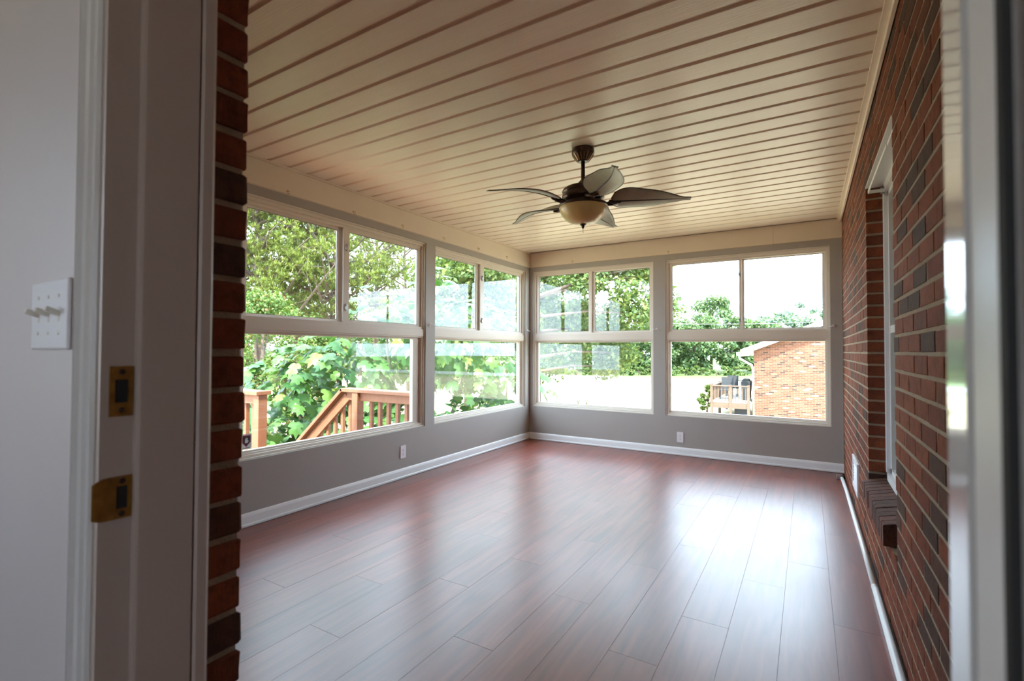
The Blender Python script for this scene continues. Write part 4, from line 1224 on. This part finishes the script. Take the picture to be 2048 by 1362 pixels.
# tree line beyond the road
far_spec = [(1040, 60, 4.0, 4.0), (1105, 62, 3.6, 4.6), (1160, 60, 4.2, 4.2), (1215, 63, 3.8, 4.6), (1268, 60, 3.4, 3.6), (1310, 62, 3.4, 3.6), (1352, 60, 3.6, 3.2), (1388, 63, 3.8, 3.2),
            (1422, 66, 5.4, 3.9), (1462, 61, 3.5, 3.0), (1498, 62, 3.4, 2.8), (1535, 63, 3.4, 2.8)]
for q, (u, dpt, hh, rr) in enumerate(far_spec):
    broad_tree('woodland_tree', 'green woodland tree beyond the road, ' + ORD[11 - q] + ' in the line counted from the brick house', px(u, 63 if q % 2 else 71), GZ + hh * 1.0, (rr * 0.92, rr * 0.92, hh * 1.08), 34, 5200, 0.42, 'far', 0.25, 'woodland trees beyond the road', crange=(0.24, 0.4))
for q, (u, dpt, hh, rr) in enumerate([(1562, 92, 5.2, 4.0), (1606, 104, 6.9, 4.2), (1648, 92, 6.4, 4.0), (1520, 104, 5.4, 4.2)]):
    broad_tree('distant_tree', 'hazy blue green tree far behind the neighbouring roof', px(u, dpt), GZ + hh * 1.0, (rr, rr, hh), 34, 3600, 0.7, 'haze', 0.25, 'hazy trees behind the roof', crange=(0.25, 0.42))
# low scrub under the tree line
for q in range(16):
    u = 1060 + q * 31
    broad_tree('scrub_bush', 'low bright scrub bush along the foot of the woodland', px(u, 57.5 + (q % 3)), GZ + 0.5, (1.7, 1.2, 0.75), 8, 700, 0.30, 'oak', 0.05, 'scrub along the woodland edge', cat='bush')
# trees seen to the left behind everything (fills the gaps between pines)
for q, (u, dpt, hh, rr) in enumerate([(560, 40, 3.4, 3.3), (640, 49, 3.6, 3.4), (720, 41, 3.3, 3.4), (800, 51, 3.8, 3.6), (880, 42, 3.6, 3.4), (960, 52, 4.5, 3.8)]):
    broad_tree('background_tree', 'green background tree far behind the pines', px(u, dpt), GZ + hh * 0.95, (rr, rr, hh), 30, 3200, 0.40, 'far', 0.2, 'background trees behind the pines', crange=(0.24, 0.4))

# --- neighbouring house
HY, HX0, HX1, HYB = 22.6, -1.9, 6.1, 33.0
EZ = 1.25                          # eave height at the corner
ns = thing('neighbour_house', (2.0, HY, GZ), 'orange brick neighbouring house gable with white rake and downspout', 'house')
mid = (HX0 + HX1) / 2; slope = 0.40; RZ = EZ + slope * (mid - HX0)
mb = MB(); mb.prism([(HX0, GZ), (HX1, GZ), (HX1, EZ), (mid, RZ), (HX0, EZ)], 'y', HY, HYB); mb.build('brick_gable', M['farbrick'], ns)
mb = MB()
for sg, xe in ((1, HX0), (-1, HX1)):
    e = xe - sg * 0.45
    mb.prism([(e, EZ - slope * 0.45 + 0.02), (mid, RZ + 0.02), (mid, RZ + 0.16), (e, EZ - slope * 0.45 + 0.16)] if sg > 0 else [(mid, RZ + 0.02), (e, EZ - slope * 0.45 + 0.02), (e, EZ - slope * 0.45 + 0.16), (mid, RZ + 0.16)], 'y', HY - 0.35, HYB + 0.3)
mb.build('roof_slab', M['roof'], ns)
mb = MB()
for sg, xe in ((1, HX0), (-1, HX1)):
    e = xe - sg * 0.47
    mb.prism([(e, EZ - slope * 0.47 - 0.06), (mid, RZ - 0.06), (mid, RZ + 0.17), (e, EZ - slope * 0.47 + 0.17)] if sg > 0 else [(mid, RZ - 0.06), (e, EZ - slope * 0.47 - 0.06), (e, EZ - slope * 0.47 + 0.17), (mid, RZ + 0.17)], 'y', HY - 0.40, HY - 0.345)
mb.build('rake_board', M['gutter'], ns)
mb = MB(); mb.prism([(HX0 - 0.5, EZ - 0.30), (HX0, EZ - 0.22), (HX0, EZ - 0.02), (HX0 - 0.5, EZ - 0.16)], 'y', HY - 0.34, HYB); mb.build('eave_soffit', M['gutter'], ns)
mb = MB(); mb.box(HX0 - 0.62, HX0 - 0.48, HY - 0.38, HYB, EZ - 0.26, EZ - 0.12); mb.build('gutter', M['gutter'], ns)
mb = MB(); mb.tube([(HX0 - 0.54, HY - 0.2, EZ - 0.22), (HX0 - 0.52, HY - 0.2, EZ - 0.38), (HX0 - 0.30, HY - 0.12, EZ - 0.52), (HX0 - 0.08, HY - 0.06, EZ - 0.66), (HX0 - 0.03, HY - 0.05, EZ - 0.85), (HX0 - 0.03, HY - 0.05, GZ + 0.02)], 0.045, 8)
mb.build('downspout', M['gutter'], ns, smooth=True)
ND = thing('neighbour_deck', (-2.7, 24.0, GZ), 'weathered wooden deck with railings beside the brick house', 'deck')
dx0, dx1, dy0, dy1, dz = -3.45, -2.02, 21.95, 26.4, -0.93
mb = MB()
for q in range(32):
    ya = dy0 + q * 0.139
    mb.box(dx0, dx1, ya, ya + 0.133, dz - 0.04, dz)
tag(mb.build('deck_boards', M['deckpale'], ND), kind='stuff')
mb = MB(); mb.box(dx0, dx1, dy0 - 0.02, dy0 + 0.03, dz - 0.26, dz - 0.03); mb.box(dx0 - 0.02, dx0 + 0.03, dy0, dy1, dz - 0.26, dz - 0.03); mb.build('rim_joist', M['deckgrey'], ND)
for (x, y, zt) in ((dx0, dy0, -0.18), (-2.72, dy0, -0.22), (dx1 - 0.03, dy0, -0.22), (dx0, 24.1, -0.2), (dx0, dy1, -0.15), (-2.6, dy1, -0.15), (dx1 - 0.03, dy1, -0.15)):
    mb = MB(); mb.box(x - 0.05, x + 0.05, y - 0.05, y + 0.05, GZ, zt); mb.build('post', M['deckgrey'], ND)
mb = MB(); mb.box(dx0, dx1, dy0 - 0.07, dy0 + 0.07, -0.29, -0.25); mb.build('hand_rail', M['deckgrey'], ND)
mb = MB(); mb.box(dx0 - 0.07, dx0 + 0.07, dy0, dy1, -0.29, -0.25); mb.build('hand_rail', M['deckgrey'], ND)
mb = MB(); mb.box(dx0, dx1, dy1 - 0.07, dy1 + 0.07, -0.29, -0.25); mb.build('hand_rail', M['deckgrey'], ND)
bl0 = MB(); bl0.box(-0.016, 0.016, -0.016, 0.016, 0, 0.62); b0 = bl0.build('baluster', M['deckgrey'], base=(0, 0, 0)); COL.objects.unlink(b0)
for q in range(10):
    o = bpy.data.objects.new('baluster', b0.data); link(o, ND); o.location = Vector((dx0 + 0.13 + q * 0.13, dy0, dz + 0.02)) - WL[ND]
for q in range(32):
    o = bpy.data.objects.new('baluster', b0.data); link(o, ND); o.location = Vector((dx0, dy0 + 0.14 + q * 0.138, dz + 0.02)) - WL[ND]
bpy.data.objects.remove(b0)
# covered grill and covered chair on the deck
gr = thing('covered_grill', (-2.28, 23.4, dz), 'black covered grill standing on the neighbouring deck', 'grill')
mb = MB(); mb.prism([(-2.42, dz + 0.001), (-2.12, dz + 0.001), (-2.06, dz + 0.78), (-2.2, dz + 0.86), (-2.46, dz + 0.80)], 'y', 23.1, 23.7); mb.build('grill_cover', M['blackfab'], gr, bevel=0.03)
mb = MB(); mb.prism([(-2.44, dz + 0.80), (-2.1, dz + 0.78), (-2.16, dz + 0.9), (-2.36, dz + 0.92)], 'y', 23.15, 23.65); mb.build('grill_lid', M['blackfab'], gr, bevel=0.02)
for (x, y, lb) in ((-3.02, 23.2, 'black patio chair nearer the deck edge rail'), (-3.0, 24.9, 'black patio chair at the back of the neighbouring deck')):
    pc = thing('patio_chair', (x, y, dz), lb, 'chair')
    mb = MB(); mb.box(x - 0.26, x + 0.22, y - 0.26, y + 0.26, dz + 0.38, dz + 0.43); mb.build('seat', M['blackfab'], pc)
    mb = MB(); mb.obox((x - 0.02, y + 0.28, dz + 0.68), (0.24, 0, 0), (0, 0.02, 0), (0, 0.05, 0.27)); mb.build('backrest', M['blackfab'], pc)
    for sx_ in (-1, 1):
        for sy_ in (-1, 1):
            mb = MB(); mb.tube([(x - 0.02 + sx_ * 0.22, y + sy_ * 0.23, dz + 0.001), (x - 0.02 + sx_ * 0.22, y + sy_ * 0.23, dz + 0.4)], 0.018, 6); mb.build('leg', M['blackfab'], pc)
broad_tree('round_bush', 'small round green bush beside the neighbouring deck', (-4.02, 24.2, GZ), GZ + 0.72, (0.34, 0.40, 0.70), 30, 5000, 0.07, 'juniper', 0.04, cat='bush')
sk = thing('skirting_panel', (-2.3, 22.3, GZ), 'dark panel closing the space under the neighbouring deck', 'panel')
mb = MB(); mb.box(-2.62, -2.02, 22.35, 22.40, GZ, dz - 0.27); mb.build('panel_board', M['blackfab'], sk)
# flower pots on the lawn
for (u, lb) in ((1156.5, 'tiny terracotta pot standing on the pale lawn, its plant the taller'), (1173.5, 'tiny terracotta pot standing on the pale lawn with a sparse plant')):
    b = px(u, 24.5)
    fp = thing('flower_pot', b, lb, 'flower pot')
    mb = MB(); mb.lathe([(0.0, 0.0), (0.045, 0.0), (0.075, 0.16), (0.088, 0.16), (0.088, 0.20), (0.07, 0.20), (0.06, 0.15), (0.0, 0.15)], b, 14); mb.build('pot', M['terra'], fp)
    mb = MB()
    for q in range(5):
        t = q * 1.26
        mb.tube([(b[0], b[1], b[2] + 0.14), (b[0] + 0.03 * math.cos(t), b[1] + 0.03 * math.sin(t), b[2] + 0.30), (b[0] + 0.09 * math.cos(t), b[1] + 0.09 * math.sin(t), b[2] + 0.40)], [0.008, 0.006, 0.012], 5)
    mb.build('plant', M['fig'], fp)
# utility pole and cables
up_ = thing('utility_pole', px(1700, 55.5), 'utility pole with crossarm beyond the neighbouring house, carrying cables', 'utility pole')
b = Vector(px(1700, 55.5))
mb = MB(); mb.tube([b, b + Vector((0, 0, 8.2))], [0.16, 0.11], 8); mb.build('pole', M['bark'], up_, smooth=True)
mb = MB(); mb.box(b.x - 1.1, b.x + 1.1, b.y - 0.06, b.y + 0.06, b.z + 7.5, b.z + 7.64); mb.build('crossarm', M['bark'], up_)
e = Vector(px(1150, 53.5))
for q, (h1, h2) in enumerate(((5.9, 5.6), (6.5, 6.3))):
    mb = MB()
    A_ = b + Vector((0, 0, h1)); B_ = e + Vector((0, 0, h2))
    mb.tube([A_.lerp(B_, t / 14) + Vector((0, 0, -0.5 * 4 * (t / 14) * (1 - t / 14))) for t in range(15)], 0.022, 5); mb.build('cable', M['wire'], up_)
